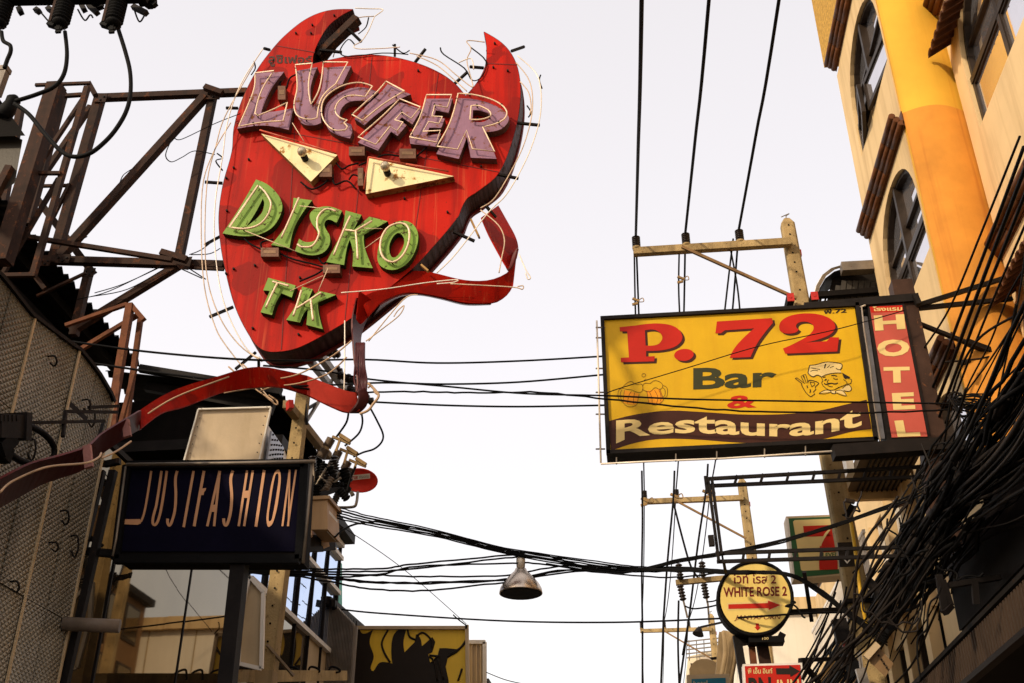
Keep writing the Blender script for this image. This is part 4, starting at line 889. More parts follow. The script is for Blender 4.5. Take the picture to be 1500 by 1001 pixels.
for p in (A2([(100, 800), (180, 870), (250, 920), (300, 960), (305, 945), (270, 920)]), A2([(160, 790), (240, 850), (370, 840), (480, 790), (560, 740), (620, 690)]), A2([(230, 905), (290, 885), (400, 870), (520, 830), (600, 760)])):
    part('tail_tube', MB().tube(cat3([PY(x, y, 9.25) for x, y in p], 6), 0.008, 5), NEONT, dv)
rg = MB()
rg.tube(cat3([PY(*A2([q])[0], 9.5) for q in [(690, 870), (720, 900), (735, 925), (710, 960), (690, 985), (655, 1000)]], 5), 0.014, 5)
rg.tube(cat3([PY(*A2([q])[0], 9.5) for q in [(690, 890), (705, 880), (720, 910), (735, 920)]], 5), 0.01, 5)
part('tail_tube', rg, NEONT, dv)

# ================================================================== TRUSS carrying the devil sign
tr = thing('sign_truss', 'rusty steel truss of square tubes holding up the devil sign at upper left', 'truss', PY(200, 390, 9.6))
for a, b, wd, yy in (((140, 144), (362, 135), 0.082, 9.95), ((300, 128), (326, 137), 0.07, 9.8), ((83, 126), (3, 385), 0.17, 9.2), ((93, 136), (40, 330), 0.09, 9.9), ((147, 142), (80, 378), 0.11, 9.95), ((128, 128), (49, 402), 0.062, 9.3), ((121, 146), (44, 262), 0.045, 9.6), ((133, 156), (60, 262), 0.065, 10.2), ((52, 125), (132, 122), 0.035, 9.25), ((130, 122), (140, 140), 0.06, 9.5), ((92, 141), (120, 139), 0.045, 9.8), ((41, 254), (89, 254), 0.04, 9.25), ((55, 273), (99, 272), 0.035, 10.1),
                     ((301, 141), (88, 376), 0.095, 9.9), ((312, 140), (263, 376), 0.09, 9.95), ((48, 283), (136, 400), 0.085, 10.2), ((58, 381), (328, 389), 0.085, 9.95), ((-6, 340), (252, 381), 0.05, 9.6), ((262, 389), (104, 486), 0.08, 10.0), ((131, 395), (108, 492), 0.085, 10.0), ((126, 400), (54, 434), 0.03, 9.7), ((-4, 404), (52, 403), 0.045, 9.2), ((46, 398), (66, 424), 0.05, 9.4), ((236, 370), (274, 381), 0.07, 9.7), ((86, 262), (4, 402), 0.045, 9.4), ((102, 270), (74, 326), 0.04, 9.9), ((285, 393), (328, 395), 0.03, 9.8), ((30, 160), (0, 330), 0.08, 10.1), ((68, 200), (30, 345), 0.05, 9.9)):
    part('steel_bar', MB().beam(PY(*a, yy), PY(*b, yy + 0.02), wd), RUST, tr)
for (gx, gy, gw_, gh_) in ((312, 138, 13, 9), (147, 142, 11, 9), (92, 378, 12, 9), (131, 398, 9, 9), (84, 128, 10, 8), (66, 383, 9, 8)):
    gq = rectpx(gx - gw_, gy - gh_ * 0.6, gx + gw_, gy + gh_ * 0.8)
    part('gusset', MB().plate([[(gq[0][0] + 5, gq[0][1]), gq[1], (gq[2][0] - 4, gq[2][1]), gq[3]]], facing(9.87), 0, 0.012), RUST, tr)
    for (bx__, by__) in ((-gw_ * 0.5, 0), (gw_ * 0.5, 0), (0, gh_ * 0.5)): part('bolt', MB().lathe(facing(9.87).pt(gx + bx__, gy + by__, 0), (0, -1, 0), [(-0.001, 0.014), (0.016, 0.012)], 6), DARK, tr)
part('gusset', MB().hexa([PY(252, 378, 9.85), PY(282, 376, 9.85), PY(276, 396, 9.85), PY(262, 394, 9.85)], [PY(252, 378, 9.9), PY(282, 376, 9.9), PY(276, 396, 9.9), PY(262, 394, 9.9)]), RUST, tr)
sf = thing('rusty_frame', 'orange rusty angle iron frame behind the red tail at the left', 'frame', PY(185, 560, 9.2))
for a, b, wd, yy in (((191, 446), (158, 640), 0.075, 9.5), ((192, 447), (211, 469), 0.05, 9.5), ((206, 466), (182, 640), 0.05, 9.7), ((186, 446), (96, 477), 0.04, 9.5), ((203, 461), (112, 516), 0.045, 9.6), ((198, 540), (172, 640), 0.04, 9.3), ((174, 560), (166, 640), 0.035, 9.3)):
    part('steel_bar', MB().beam(PY(*a, yy), PY(*b, yy), wd), RUSTO, sf)

# ================================================================== LEFT SIGNS
LY = 8.3
lf_ = facing(LY)
lu = thing('navy_fashion_sign', 'dark navy sign box with tall tan art deco letters hanging at the lower left', 'sign', lf_.pt(310, 820, 0))
K6 = K(160, 660, 5)
outer = K6([(135, 112), (1435, 100), (1395, 800), (50, 800)])
part('box_body', MB().plate([outer], lf_, 0, 0.28), SHADOWY, lu)
part('sign_face', MB().plate([K6([(160, 140), (1395, 128), (1360, 740), (85, 740)])], lf_, 0.012, 0.01), NAVY, lu)
fm = MB(); q = [lf_.pt(*p, 0.02) for p in outer]
for i in range(4): fm.beam(q[i], q[(i + 1) % 4], 0.07, 0.06, up=(0, 1, 0))
part('frame', fm, BLACK, lu)
def stroke(pts, wd, mb):
    """flat printed stroke along sign pixels"""
    P = [V(p) for p in pts]; A, B = [], []
    for i, p in enumerate(P):
        t = (P[min(i + 1, len(P) - 1)] - P[max(i - 1, 0)]).normalized(); nn = V((-t.y, t.x))
        ww = wd if isinstance(wd, (int, float)) else wd[0] + (wd[1] - wd[0]) * i / (len(P) - 1)
        A.append(p + nn * ww / 2); B.append(p - nn * ww / 2)
    return [tuple(a) for a in A] + [tuple(b) for b in B[::-1]]
def pl(cons_list, fr, off, m, parent, name='print', label=None):
    mb = MB()
    for c in cons_list: mb.plate(c, fr, off)
    return part(name, mb, m, parent, label)
Z6 = lambda pts: sm(K6(pts), False, 6)
gl = {'J': [[stroke(Z6([(308, 150), (285, 300, 1), (260, 440, 1), (235, 515, 1), (215, 523)]), 3.2, 0)], [K6([(112, 505), (225, 503), (232, 535), (205, 545), (110, 541)])]],
 'U': [[stroke(Z6([(383, 150), (345, 400, 1), (320, 500, 1), (328, 545, 1), (355, 520, 1), (385, 400, 1), (422, 150)]), 3.8, 0)]],
 'S': [[stroke(Z6([(498, 150), (485, 210, 1), (488, 330, 1), (480, 440, 1), (455, 530, 1), (436, 548, 1), (428, 500)]), 4.0, 0)]],
 'T': [[stroke(Z6([(618, 150), (545, 562)]), 3.8, 0)]],
 'F': [[stroke(Z6([(694, 150), (622, 555)]), 4.2, 0)], [K6([(668, 280), (710, 276), (706, 292), (695, 305), (692, 326), (664, 330)])]],
 'A': [[stroke(Z6([(808, 150), (718, 555)]), 3.6, 0)], [stroke(Z6([(810, 150), (768, 555)]), 3.6, 0)], [K6([(752, 400), (785, 396), (782, 450), (740, 450)])]],
 'S2': [[stroke(Z6([(906, 148), (890, 210, 1), (897, 330, 1), (890, 440, 1), (868, 530, 1), (850, 548, 1), (838, 498)]), 4.2, 0)]],
 'H': [[stroke(Z6([(1010, 146), (948, 555)]), 3.4, 0)], [stroke(Z6([(1052, 146), (988, 555)]), 3.4, 0)], [K6([(990, 296), (1030, 293), (1022, 348), (982, 348)])]],
 'I': [[stroke(Z6([(1135, 144), (1074, 558)]), 4.2, 0)]],
 'O': [[sm(K6([(1235, 140, 1), (1256, 180, 1), (1248, 300, 1), (1215, 480, 1), (1172, 560, 1), (1152, 510, 1), (1160, 420, 1), (1195, 210, 1)])), sm(K6([(1230, 168, 1), (1240, 200, 1), (1228, 300, 1), (1198, 470, 1), (1176, 520, 1), (1168, 480, 1), (1178, 400, 1), (1210, 210, 1)]))]],
 'N': [[stroke(Z6([(1322, 142), (1268, 555)]), 2.8, 0)], [stroke(Z6([(1368, 142), (1308, 555)]), 2.8, 0)], [stroke(Z6([(1322, 142), (1312, 555)]), 2.2, 0)]]}
for i, (k_, cons) in enumerate(gl.items()):
    mb = MB()
    for j, c in enumerate(cons): mb.plate(c, lf_, 0.018 + 0.0015 * j)
    part('letter', mb, TAN, lu)
part('conduit', MB().tube([lf_.pt(185, 681, 0.08), lf_.pt(330, 679, 0.08), lf_.pt(462, 676, 0.08)], 0.016, 6), GALV, lu)
part('conduit', MB().tube([lf_.pt(457, 678, 0.06), lf_.pt(452, 740, 0.06), lf_.pt(444, 825, 0.06)], 0.013, 6), GALV, lu)
part('conduit', MB().tube([lf_.pt(184, 684, 0.06), lf_.pt(170, 790, 0.06), lf_.pt(165, 815, 0.06)], 0.011, 6), GALV, lu)
part('vent', MB().plate([K6([(1412, 340), (1432, 340), (1428, 430), (1410, 430)])], lf_, -0.02, 0.02), GALV, lu)
for a_, b_, w_ in (((176, 676), (120, 687), 0.05), ((170, 812), (110, 806), 0.06), ((150, 800), (112, 772), 0.03)): part('wall_bracket', MB().beam(lf_.pt(*a_, -0.1), lf_.pt(*b_, -0.1), w_), DARK, lu)
bp_ = thing('beige_light_box', 'tilted beige blank sign panel with pale rim above the navy sign', 'sign panel', PY(320, 690, 11.2))
q = [(291, 600), (397, 597), (377, 690), (266, 690)]
part('panel', MB().hexa([PY(*q[3], 11.0), PY(*q[2], 11.0), PY(*q[2], 11.06), PY(*q[3], 11.06)], [PY(*q[0], 10.85), PY(*q[1], 10.85), PY(*q[1], 10.91), PY(*q[0], 10.91)]), mat('pale_sign_sheet', (0.60, 0.46, 0.30), 0.4, 0, 0.12, 2, streak=0.35, streakcol=(0.42, 0.3, 0.17)), bp_)
q2 = [PY(*q[0], 10.83), PY(*q[1], 10.83), PY(*q[2], 10.98), PY(*q[3], 10.98)]
mb = MB()
for i in range(4): mb.beam(q2[i], q2[(i + 1) % 4], 0.018, 0.03, up=(0, 1, 0))
part('rim', mb, WHITEP, bp_)
rv = MB()
for i in range(8):
    for t, s in ((i / 7.0, 0.05), (i / 7.0, 0.95)): p = q2[0].lerp(q2[1], s).lerp(q2[3].lerp(q2[2], s), t); rv.lathe(p, (0, -1, 0), [(0, 0.008), (0.02, 0.006)], 5)
part('rivet', rv, GALV, bp_, kind='stuff')
vs_ = thing('perforated_screen', 'white perforated metal screen beside the beige blank panel', 'screen', PY(402, 690, 11.3))
xq = PX(400, 660, -4.05).x
a, b, c_, d = PY(391, 621, 11.12), PY(424, 668, 12.6), PY(418, 700, 12.6), PY(383, 690, 11.12)
part('sheet', MB().hexa([a, b, c_, d], [p + V((-0.05, 0.02, 0)) for p in (a, b, c_, d)]), WHITEP, vs_)
a1, b1, c1, d1 = PY(395, 632, 11.11), PY(413, 657, 11.9), PY(408, 700, 11.9), PY(386, 690, 11.11)
o = V((0.03, -0.012, 0))
part('inner_sheet', MB().hexa([p + o for p in (a1, b1, c1, d1)], [p + o * 0.1 for p in (a1, b1, c1, d1)]), mat('pale_blue_sheet', (0.55, 0.62, 0.78), 0.4, 0, 0.05, 3), vs_)
hl_ = MB()
for i in range(6):
    for j in range(7):
        p = a1.lerp(b1, (i + 0.5) / 6).lerp(d1.lerp(c1, (i + 0.5) / 6), (j + 0.5 + 0.5 * (i % 2)) / 7.5) + o * 1.06
        hl_.beam(p + V((0, 0, -0.011)), p + V((0, 0, 0.011)), 0.004, 0.032, up=(1, 0, 0))
part('slot', hl_, NAVY, vs_, kind='stuff')

# ================================================================== P.72 SIGN
SY = 11.4
sf_ = facing(SY)
B1 = K(860, 420, 2.7778)
p72 = thing('bar_restaurant_sign', 'large yellow bar and restaurant sign box with red numbers and a chef drawing', 'sign', sf_.pt(1075, 680, 0))
fo = B1([(60, 128), (1108, 72), (1172, 622), (80, 712)])
SD = 0.34
part('box_body', MB().plate([B1([(60, 128), (1112, 72), (1180, 628), (78, 672)])], sf_, 0, SD), DARK, p72)
face = B1([(68, 137), (1088, 82), (1166, 614), (96, 668)])
part('sign_face', MB().plate([face], sf_, 0.012, 0.01), SIGNY, p72)
q = [sf_.pt(*p, 0.02) for p in B1([(62, 131), (1098, 75), (1174, 622), (86, 676)])]
for i in range(4): part('frame_bar', MB().beam(q[i], q[(i + 1) % 4], 0.045, 0.06, up=(0, 1, 0), ext=0.02), DARK, p72)
SH = B1([(0, 0), (12, 9)]); 
sx_, sy_ = 3.6, 3.0
Pg = [B1([(132, 163), (260, 152)]), ]
P_out = sm(B1([(132, 165), (200, 158), (290, 150, 1), (360, 165, 1), (388, 205, 1), (365, 240, 1), (310, 258, 1), (240, 262), (240, 285), (275, 283), (273, 304), (138, 308), (137, 290), (170, 288), (163, 182), (134, 183)]))
P_in = sm(B1([(235, 178), (275, 176, 1), (302, 195, 1), (305, 215, 1), (285, 236, 1), (238, 240)]))
dot = sm(B1([(392, 254, 1), (425, 260, 1), (433, 280, 1), (410, 300, 1), (375, 300, 1), (355, 285, 1), (362, 265, 1)]))
s7 = sm(B1([(528, 142), (752, 128), (756, 148), (725, 185, 1), (690, 235, 1), (665, 287), (580, 290), (600, 250, 1), (640, 205, 1), (680, 170), (560, 178), (545, 190), (522, 190)]))
s2 = sm(B1([(783, 175, 1), (790, 140, 1), (840, 115, 1), (920, 110, 1), (985, 128, 1), (1010, 160, 1), (995, 190, 1), (950, 212, 1), (890, 228), (975, 222), (990, 206), (1025, 207), (1018, 264), (806, 273), (797, 252), (850, 228, 1), (905, 195, 1), (922, 165, 1), (900, 145, 1), (865, 145, 1), (850, 160, 1), (862, 175), (845, 188, 1), (805, 190, 1)]))
for nm, cons in (('numeral', [P_out, P_in]), ('numeral', [dot]), ('numeral', [s7]), ('numeral', [s2])):
    f = pl([[[(x + sx_, y + sy_) for x, y in c] for c in cons]], sf_, 0.0145, SBRN, p72, 'numeral_shade')
    pl([cons], sf_, 0.0175, SRED, p72, nm)
def word(body, fr, off, corners, m, parent, bold=0.0, nm='lettering', fn=None): return part(nm, text_mb(body, fr, off, corners, bold, fn=fn), m, parent)
word('Bar', sf_, 0.0155, B1([(432, 332), (772, 322), (770, 408), (432, 420)]), SGRN, p72, 0.028)
word('&', sf_, 0.0155, B1([(568, 445), (690, 440), (690, 492), (570, 498)]), SRED, p72, 0.03)
word('พี.72', sf_, 0.0155, B1([(962, 92), (1056, 88), (1056, 106), (964, 112)]), SBLK, p72, 0.03)
band_t = [(85, 548), (200, 520, 1), (330, 505, 1), (460, 510, 1), (620, 520, 1), (780, 520, 1), (940, 505, 1), (1060, 478, 1), (1137, 460)]
band_b = [(1158, 580), (1080, 590, 1), (950, 622, 1), (800, 635, 1), (620, 635, 1), (440, 622, 1), (300, 620, 1), (200, 635, 1), (98, 668)]
pl([[sm(B1(band_t + band_b))]], sf_, 0.0140, SBRN, p72, 'name_band')
tx = B1([(118, 545), (300, 533), (420, 525), (640, 540), (800, 548), (950, 533), (1050, 508), (1116, 485)])
bx_ = B1([(124, 636), (300, 605), (420, 598), (640, 606), (800, 612), (950, 602), (1050, 583), (1118, 572)])
def alongx(pts, s):
    t = s * (len(pts) - 1); i = min(int(t), len(pts) - 2); return V(pts[i]).lerp(V(pts[i + 1]), t - i)
def rfn(s, t):
    xx = 118 + (1117 - 118) * s
    def yat(P):
        P = [(p[0], p[1]) for p in P]
        for a, b in zip(P, P[1:]):
            if xx <= b[0] or b is P[-1]: return a[1] + (b[1] - a[1]) * (xx - a[0]) / (b[0] - a[0])
    yt = yat([(118, 545), (300, 530), (420, 518), (540, 516), (640, 530), (800, 538), (950, 523), (1050, 500), (1117, 482)]); yb = yat([(118, 640), (180, 612), (300, 602), (420, 596), (640, 606), (800, 612), (950, 602), (1050, 582), (1117, 568)])
    return B1([(xx, yb + (yt - yb) * t)])[0]
word('Restaurant', sf_, 0.0165, None, SCRM, p72, 0.026, fn=rfn)
# chef drawing and beer mugs (line art)
K7, K8 = K(1150, 520, 12.5), K(885, 540, 12.5)
ch = part('chef_drawing', MB().plate([sm(K7([(450, 190), (560, 180, 1), (740, 132, 1), (900, 138, 1), (1030, 165, 1), (1045, 200, 1), (1010, 270, 1), (1030, 325), (860, 335, 1), (670, 410), (600, 370), (520, 400, 1), (430, 355, 1), (430, 280, 1)]))], sf_, 0.0150)
          .plate([sm(K7([(1050, 615), (1160, 550, 1), (1215, 620, 1), (1190, 660, 1), (1070, 645), (1125, 750), (960, 690), (900, 710), (830, 680), (620, 705), (740, 645, 1), (900, 660, 1)]))], sf_, 0.0152), SCRM, p72)
ln = MB()
for pts, wd in (([(450, 190), (560, 180, 1), (740, 132, 1), (900, 138, 1), (1030, 165, 1), (1045, 200, 1), (1010, 270, 1), (930, 245)], 1.1), ([(450, 190), (430, 280, 1), (425, 340, 1), (510, 400, 1), (590, 370, 1), (670, 410)], 1.3), ([(670, 400), (760, 360, 1), (880, 335, 1), (1030, 330)], 0.9), ([(480, 240), (640, 268)], 0.9), ([(465, 305), (520, 282, 1), (600, 290)], 0.9), ([(742, 165), (722, 245)], 1.8), ([(770, 235), (820, 195)], 0.9), ([(820, 235), (895, 205)], 0.9), ([(665, 420), (690, 480, 1), (670, 500, 1), (700, 570, 1), (800, 640, 1), (900, 640)], 0.9), ([(900, 640), (1000, 590, 1), (1130, 530, 1), (1120, 490, 1), (1070, 450)], 0.9), ([(1130, 530), (1200, 520, 1), (1215, 460, 1), (1190, 440)], 0.9), ([(845, 380), (900, 375, 1), (950, 392)], 1.3), ([(880, 420), (920, 445, 1), (965, 440)], 1.0), ([(690, 410), (740, 402)], 1.2), ([(720, 470), (760, 440)], 1.6), ([(800, 450), (770, 510, 1), (820, 515)], 0.9), ([(715, 520), (750, 540, 1), (790, 530, 1), (850, 520, 1), (910, 530, 1), (965, 515)], 1.6), ([(780, 560), (830, 580, 1), (870, 580)], 1.0), ([(620, 705), (740, 645, 1), (840, 660)], 0.9), ([(620, 708), (740, 712, 1), (840, 680)], 0.8), ([(840, 660), (850, 700, 1), (920, 708), (920, 660)], 1.1), ([(920, 665), (1040, 650, 1), (1130, 755), (1040, 740, 1), (930, 690)], 0.9), ([(1050, 615), (1160, 550, 1), (1215, 620, 1), (1180, 665, 1), (1070, 655)], 0.9), ([(900, 640), (990, 590)], 0.8),
                ([(185, 430), (300, 520), (310, 570, 1), (390, 700, 1), (470, 768)], 1.1), ([(470, 768), (545, 715), (515, 680), (565, 630), (550, 590), (620, 520), (570, 490, 1), (450, 465, 1), (415, 500)], 1.1), ([(185, 430), (215, 418), (360, 525)], 0.9), ([(345, 500), (290, 390), (320, 370), (345, 420)], 0.9), ([(385, 515), (335, 365), (370, 352), (400, 430, 1), (415, 520)], 0.9), ([(455, 500), (480, 560, 1), (490, 590)], 0.9), ([(455, 495), (540, 510), (540, 550), (490, 580)], 0.9), ([(400, 560), (412, 605)], 1.5), ([(455, 630), (465, 660, 1), (450, 695)], 1.5)):
    ln.plate([stroke(sm(K7(pts), False, 4), wd * 0.95, 0)], sf_, 0.0172)
ln.plate([sm(K7([(1040, 325), (1150, 385, 1), (1190, 410), (1175, 440), (1130, 430), (1110, 445), (1075, 420)]))], sf_, 0.0172)
part('chef_line', ln, SBLK, p72, kind='stuff')
mg = MB()
for c in ([(370, 395), (640, 460), (600, 640, 1), (480, 660, 1), (345, 620)], [(780, 410), (1020, 370), (1075, 520, 1), (1060, 610, 1), (960, 655, 1), (820, 645)]): mg.plate([sm(K8(c))], sf_, 0.0150)
part('beer_mug_drawing', mg, SORG, p72)
ln = MB()
for pts in ([(320, 360), (480, 235, 1), (580, 290, 1), (690, 290, 1), (700, 400, 1), (640, 440, 1), (570, 420, 1), (500, 390, 1), (420, 380, 1), (330, 360)], [(700, 330), (740, 270, 1), (840, 270, 1), (920, 220, 1), (1040, 260, 1), (1070, 330, 1), (1020, 380, 1), (930, 350, 1), (850, 420, 1), (780, 420, 1), (700, 380)], [(370, 400), (345, 620), (420, 690, 1), (520, 700, 1), (600, 660), (640, 470)], [(780, 420), (820, 645), (960, 665, 1), (1090, 580), (1020, 380)], [(320, 370), (265, 400, 1), (260, 540, 1), (345, 620)], [(330, 390), (300, 440, 1), (300, 540, 1), (340, 580)], [(1080, 310), (1150, 360, 1), (1150, 500, 1), (1090, 550)], [(1070, 350), (1110, 390, 1), (1110, 490, 1), (1075, 520)], [(500, 420), (450, 500, 1), (430, 640)], [(560, 440), (540, 540, 1), (540, 640)], [(830, 430), (870, 530, 1), (880, 640)], [(920, 400), (980, 520, 1), (960, 640)], [(1000, 390), (1040, 500, 1), (1030, 600)], [(690, 130), (710, 95, 1), (760, 110, 1), (740, 150, 1), (700, 150), (690, 130)], [(720, 230), (765, 190)]):
    ln.plate([stroke(sm(K8(pts), False, 4), 0.6, 0)], sf_, 0.0172)
part('mug_line', ln, SBRN, p72, kind='stuff')
nt_ = MB()
nt_.tube([sf_.pt(874, 470, 0.08), sf_.pt(877, 570, 0.08), sf_.pt(880, 678, 0.08)], 0.012, 5).tube([sf_.pt(880, 680, 0.08), sf_.pt(960, 676, 0.08), sf_.pt(1060, 672, 0.08), sf_.pt(1240, 660, 0.08)], 0.012, 5)
part('neon_tube', nt_, NEONW, p72)
for y_ in (480, 495, 540, 575, 607, 658): part('tube_support', MB().beam(sf_.pt(873, y_, 0.09), sf_.pt(886, y_, 0.02), 0.014), GALV, p72)
for x_ in (903, 990, 1050, 1120, 1180, 1235): part('tube_support', MB().beam(sf_.pt(x_, 681 - (x_ - 880) * 0.045, 0.09), sf_.pt(x_, 672 - (x_ - 880) * 0.06, 0.02), 0.014), GALV, p72)

# hotel sign
hs = thing('vertical_hotel_sign', 'narrow upright pink sign with five cream letters right of the yellow sign', 'sign', sf_.pt(1330, 645, 0))
hf = facing(11.42)
part('box_body', MB().plate([B1([(1140, 72), (1290, 64), (1400, 622), (1222, 632)])], hf, 0, 0.3), DARK, hs)
part('sign_face', MB().plate([B1([(1150, 82), (1282, 76), (1385, 610), (1240, 614)])], hf, 0.012, 0.01), SPNK, hs)
pl([[B1([(1150, 82), (1282, 76), (1286, 102), (1156, 106)])]], hf, 0.0135, SRED, hs, 'header_strip')
word('โรงแรม', hf, 0.016, B1([(1162, 82), (1282, 78), (1282, 98), (1164, 100)]), SCRM, hs, 0.03)
for c_, cn in (('H', [(1166, 118), (1290, 112), (1296, 172), (1172, 180)]), ('O', [(1177, 218), (1310, 213), (1314, 280), (1184, 288)]), ('T', [(1206, 328), (1312, 326), (1316, 390), (1208, 392)]), ('E', [(1240, 434), (1330, 430), (1336, 498), (1246, 502)]), ('L', [(1250, 546), (1345, 540), (1357, 608), (1264, 612)])):
    word(c_, hf, 0.016, B1(cn), SCRM, hs, 0.045, 'letter')
gp = thing('grey_signback', 'narrow strip of grey torn sheet and tubes between the yellow and pink signs', 'panel', sf_.pt(1290, 640, -0.2))
part('sheet', MB().plate([B1([(1118, 120), (1148, 122), (1220, 618), (1176, 620)])], sf_, -0.1, 0.02), mat('torn_grey_sheet', (0.5, 0.45, 0.42), 0.6, 0, 0.25, 6, rust=0.2), gp)
part('dark_sheet', MB().plate([B1([(1092, 80), (1140, 76), (1150, 124), (1100, 126)])], sf_, -0.2, 0.02), DARK, gp)
part('tube', MB().tube([sf_.pt(*p, 0.0) for p in B1([(1116, 82), (1126, 180), (1150, 330), (1164, 470), (1190, 620), (1200, 680)])], 0.011, 5).tube([sf_.pt(*p, 0.0) for p in B1([(1100, 84), (1116, 82), (1132, 76)])], 0.011, 5), NEONW, gp)
hp_ = thing('sign_post', 'thick dark brown steel post holding the yellow and pink signs', 'post', PY(1345, 660, 11.45))
part('post', MB().plate([[(1306, 410), (1336, 408), (1398, 690), (1410, 800), (1368, 800), (1352, 650)]], facing(11.44), 0, 0.2), mat('dark_brown_steel', (0.05, 0.026, 0.018), 0.55, 0.2, 0.35, 3, rust=0.3, streak=0.4), hp_)
part('top_beam', MB().beam(PY(1178, 452, 11.45), PY(1345, 438, 11.45), 0.11, 0.1), DARK, hp_)
part('bottom_beam', MB().beam(PY(1220, 664, 11.3), PY(1395, 652, 11.4), 0.16, 0.14), DARK, hp_)
part('clamp', MB().beam(PY(1340, 432, 11.35), PY(1346, 446, 11.35), 0.06), DARK, hp_)

# ladder frame of a missing sign
lfr = thing('empty_sign_frame', 'empty dark steel ladder frame of a missing sign under the yellow sign', 'frame', PY(1200, 820, 11.6))
for a, b in (((1034, 702), (1368, 683)), ((1040, 712), (1368, 698)), ((1048, 811), (1372, 800)), ((1050, 823), (1372, 813))): part('rail', MB().beam(PY(*a, 11.6), PY(*b, 11.6), 0.036), DARK, lfr)
for a, b in (((1037, 700), (1053, 823)), ((1043, 703), (1057, 812)), ((1033, 698), (1036, 722))): part('side_bar', MB().beam(PY(*a, 11.58), PY(*b, 11.58), 0.032), DARK, lfr)
for i in range(8):
    x_ = 1080 + i * 38
    part('rung', MB().beam(PY(x_, 699 - (x_ - 1040) * 0.055, 11.6), PY(x_ - 4, 711 - (x_ - 1040) * 0.045, 11.6), 0.03), DARK, lfr)
    part('rung', MB().beam(PY(x_ + 10, 810 - (x_ - 1040) * 0.032, 11.6), PY(x_ + 8, 822 - (x_ - 1040) * 0.03, 11.6), 0.03), DARK, lfr)
part('side_plate', MB().beam(PY(1041, 785, 11.55), PY(1043, 800, 11.55), 0.06), DARK, lfr)
part('hook', MB().beam(PY(1060, 823, 11.6), PY(1063, 838, 12.0), 0.03), DARK, lfr)
dp = single('warning_plate', MB().plate([[(1227, 795), (1253, 794), (1254, 829), (1230, 830)]], facing(12.85), 0, 0.03), SBLK, 'small black plate with a pale diamond mark on the nearest right pole', 'plate')
single('diamond_mark', MB().plate([[(1241, 814), (1246, 820), (1241, 826), (1236, 820)], [(1241, 816.5), (1243.5, 820), (1241, 823.5), (1238.5, 820)]], facing(12.81), 0.0, 0.004), WHITEP, 'pale diamond outline mark on the black plate on the nearest right pole', 'mark')

# round sign
A9 = K(900, 670, 3.025)
rf = facing(12.3)
rs = thing('round_guest_house_sign', 'round yellow sign with red arrow and dark red lettering on the right', 'sign', rf.pt(1107, 930, 0))
def circ(cx, cy, rx, ry, n=40): return [(cx + rx * math.cos(2 * math.pi * i / n), cy - ry * math.sin(2 * math.pi * i / n)) for i in range(n)]
part('sign_box', MB().plate([circ(1106, 877, 56, 55)], rf, 0, 0.2), BLACK, rs)
part('sign_rim', MB().tube([rf.pt(x, y, 0.01) for x, y in circ(1106, 877, 54.5, 53.5)], 0.022, 6, closed=True), BLACK, rs)
part('sign_face', MB().plate([circ(1107, 876, 52, 51)], rf, 0.012, 0.01), mat('pale_yellow_sign', (0.78, 0.57, 0.16), 0.45, 0, 0.06, 2, streak=0.2, streakcol=(0.6, 0.38, 0.1)), rs)
DRED = mat('dark_red_print', (0.16, 0.012, 0.012), 0.5, 0, 0.05, 3)
word('ไวท์ โรส 2', rf, 0.016, [(1073, 838), (1137, 841), (1137, 855), (1073, 855)], DRED, rs, 0.015)
word('WHITE ROSE 2', rf, 0.016, A9([(482, 576), (764, 572), (764, 614), (484, 620)]), DRED, rs, 0.022)
pl([[A9([(500, 646), (674, 640), (674, 626), (746, 655), (678, 686), (677, 675), (500, 678)])]], rf, 0.0145, SCRM, rs, 'arrow_outline')
pl([[A9([(505, 652), (680, 646), (681, 635), (736, 655), (684, 677), (683, 669), (505, 672)])]], rf, 0.017, SRED, rs, 'arrow')
word('JANYAPORN', rf, 0.016, A9([(540, 700), (738, 698), (730, 724), (530, 726)]), DRED, rs, 0.0, nm='lettering')
pl([[A9([(626, 736), (640, 736), (641, 752), (648, 752), (634, 768), (620, 752), (627, 752)])]], rf, 0.017, SRED, rs, 'arrow')
nb = thing('number_box', 'small black box with pale number hanging below the round yellow sign', 'box', rf.pt(1124, 942, 0))
part('box_body', MB().plate([A9([(595, 795), (752, 790), (755, 818), (597, 820)])], facing(12.3), 0, 0.2).beam(PY(1140, 930, 12.35), PY(1149, 935, 12.35), 0.07), BLACK, nb)
word('100', facing(12.3), 0.003, A9([(655, 798), (683, 797), (683, 808), (655, 809)]), SCRM, nb)
pl_ = thing('round_sign_posts', 'dark brown steel posts under the round yellow sign', 'posts', PY(1110, 1000, 12.5))
for a, b, wd, m in (((1079, 932), (1092, 1010), 0.09, DARK), ((1116, 944), (1128, 1010), 0.12, RUST), ((1101, 945), (1108, 1010), 0.07, RUSTO), ((1086, 930), (1090, 945), 0.1, DARK)): part('post', MB().beam(PY(*a, 12.55), PY(*b, 12.55), wd), m, pl_)

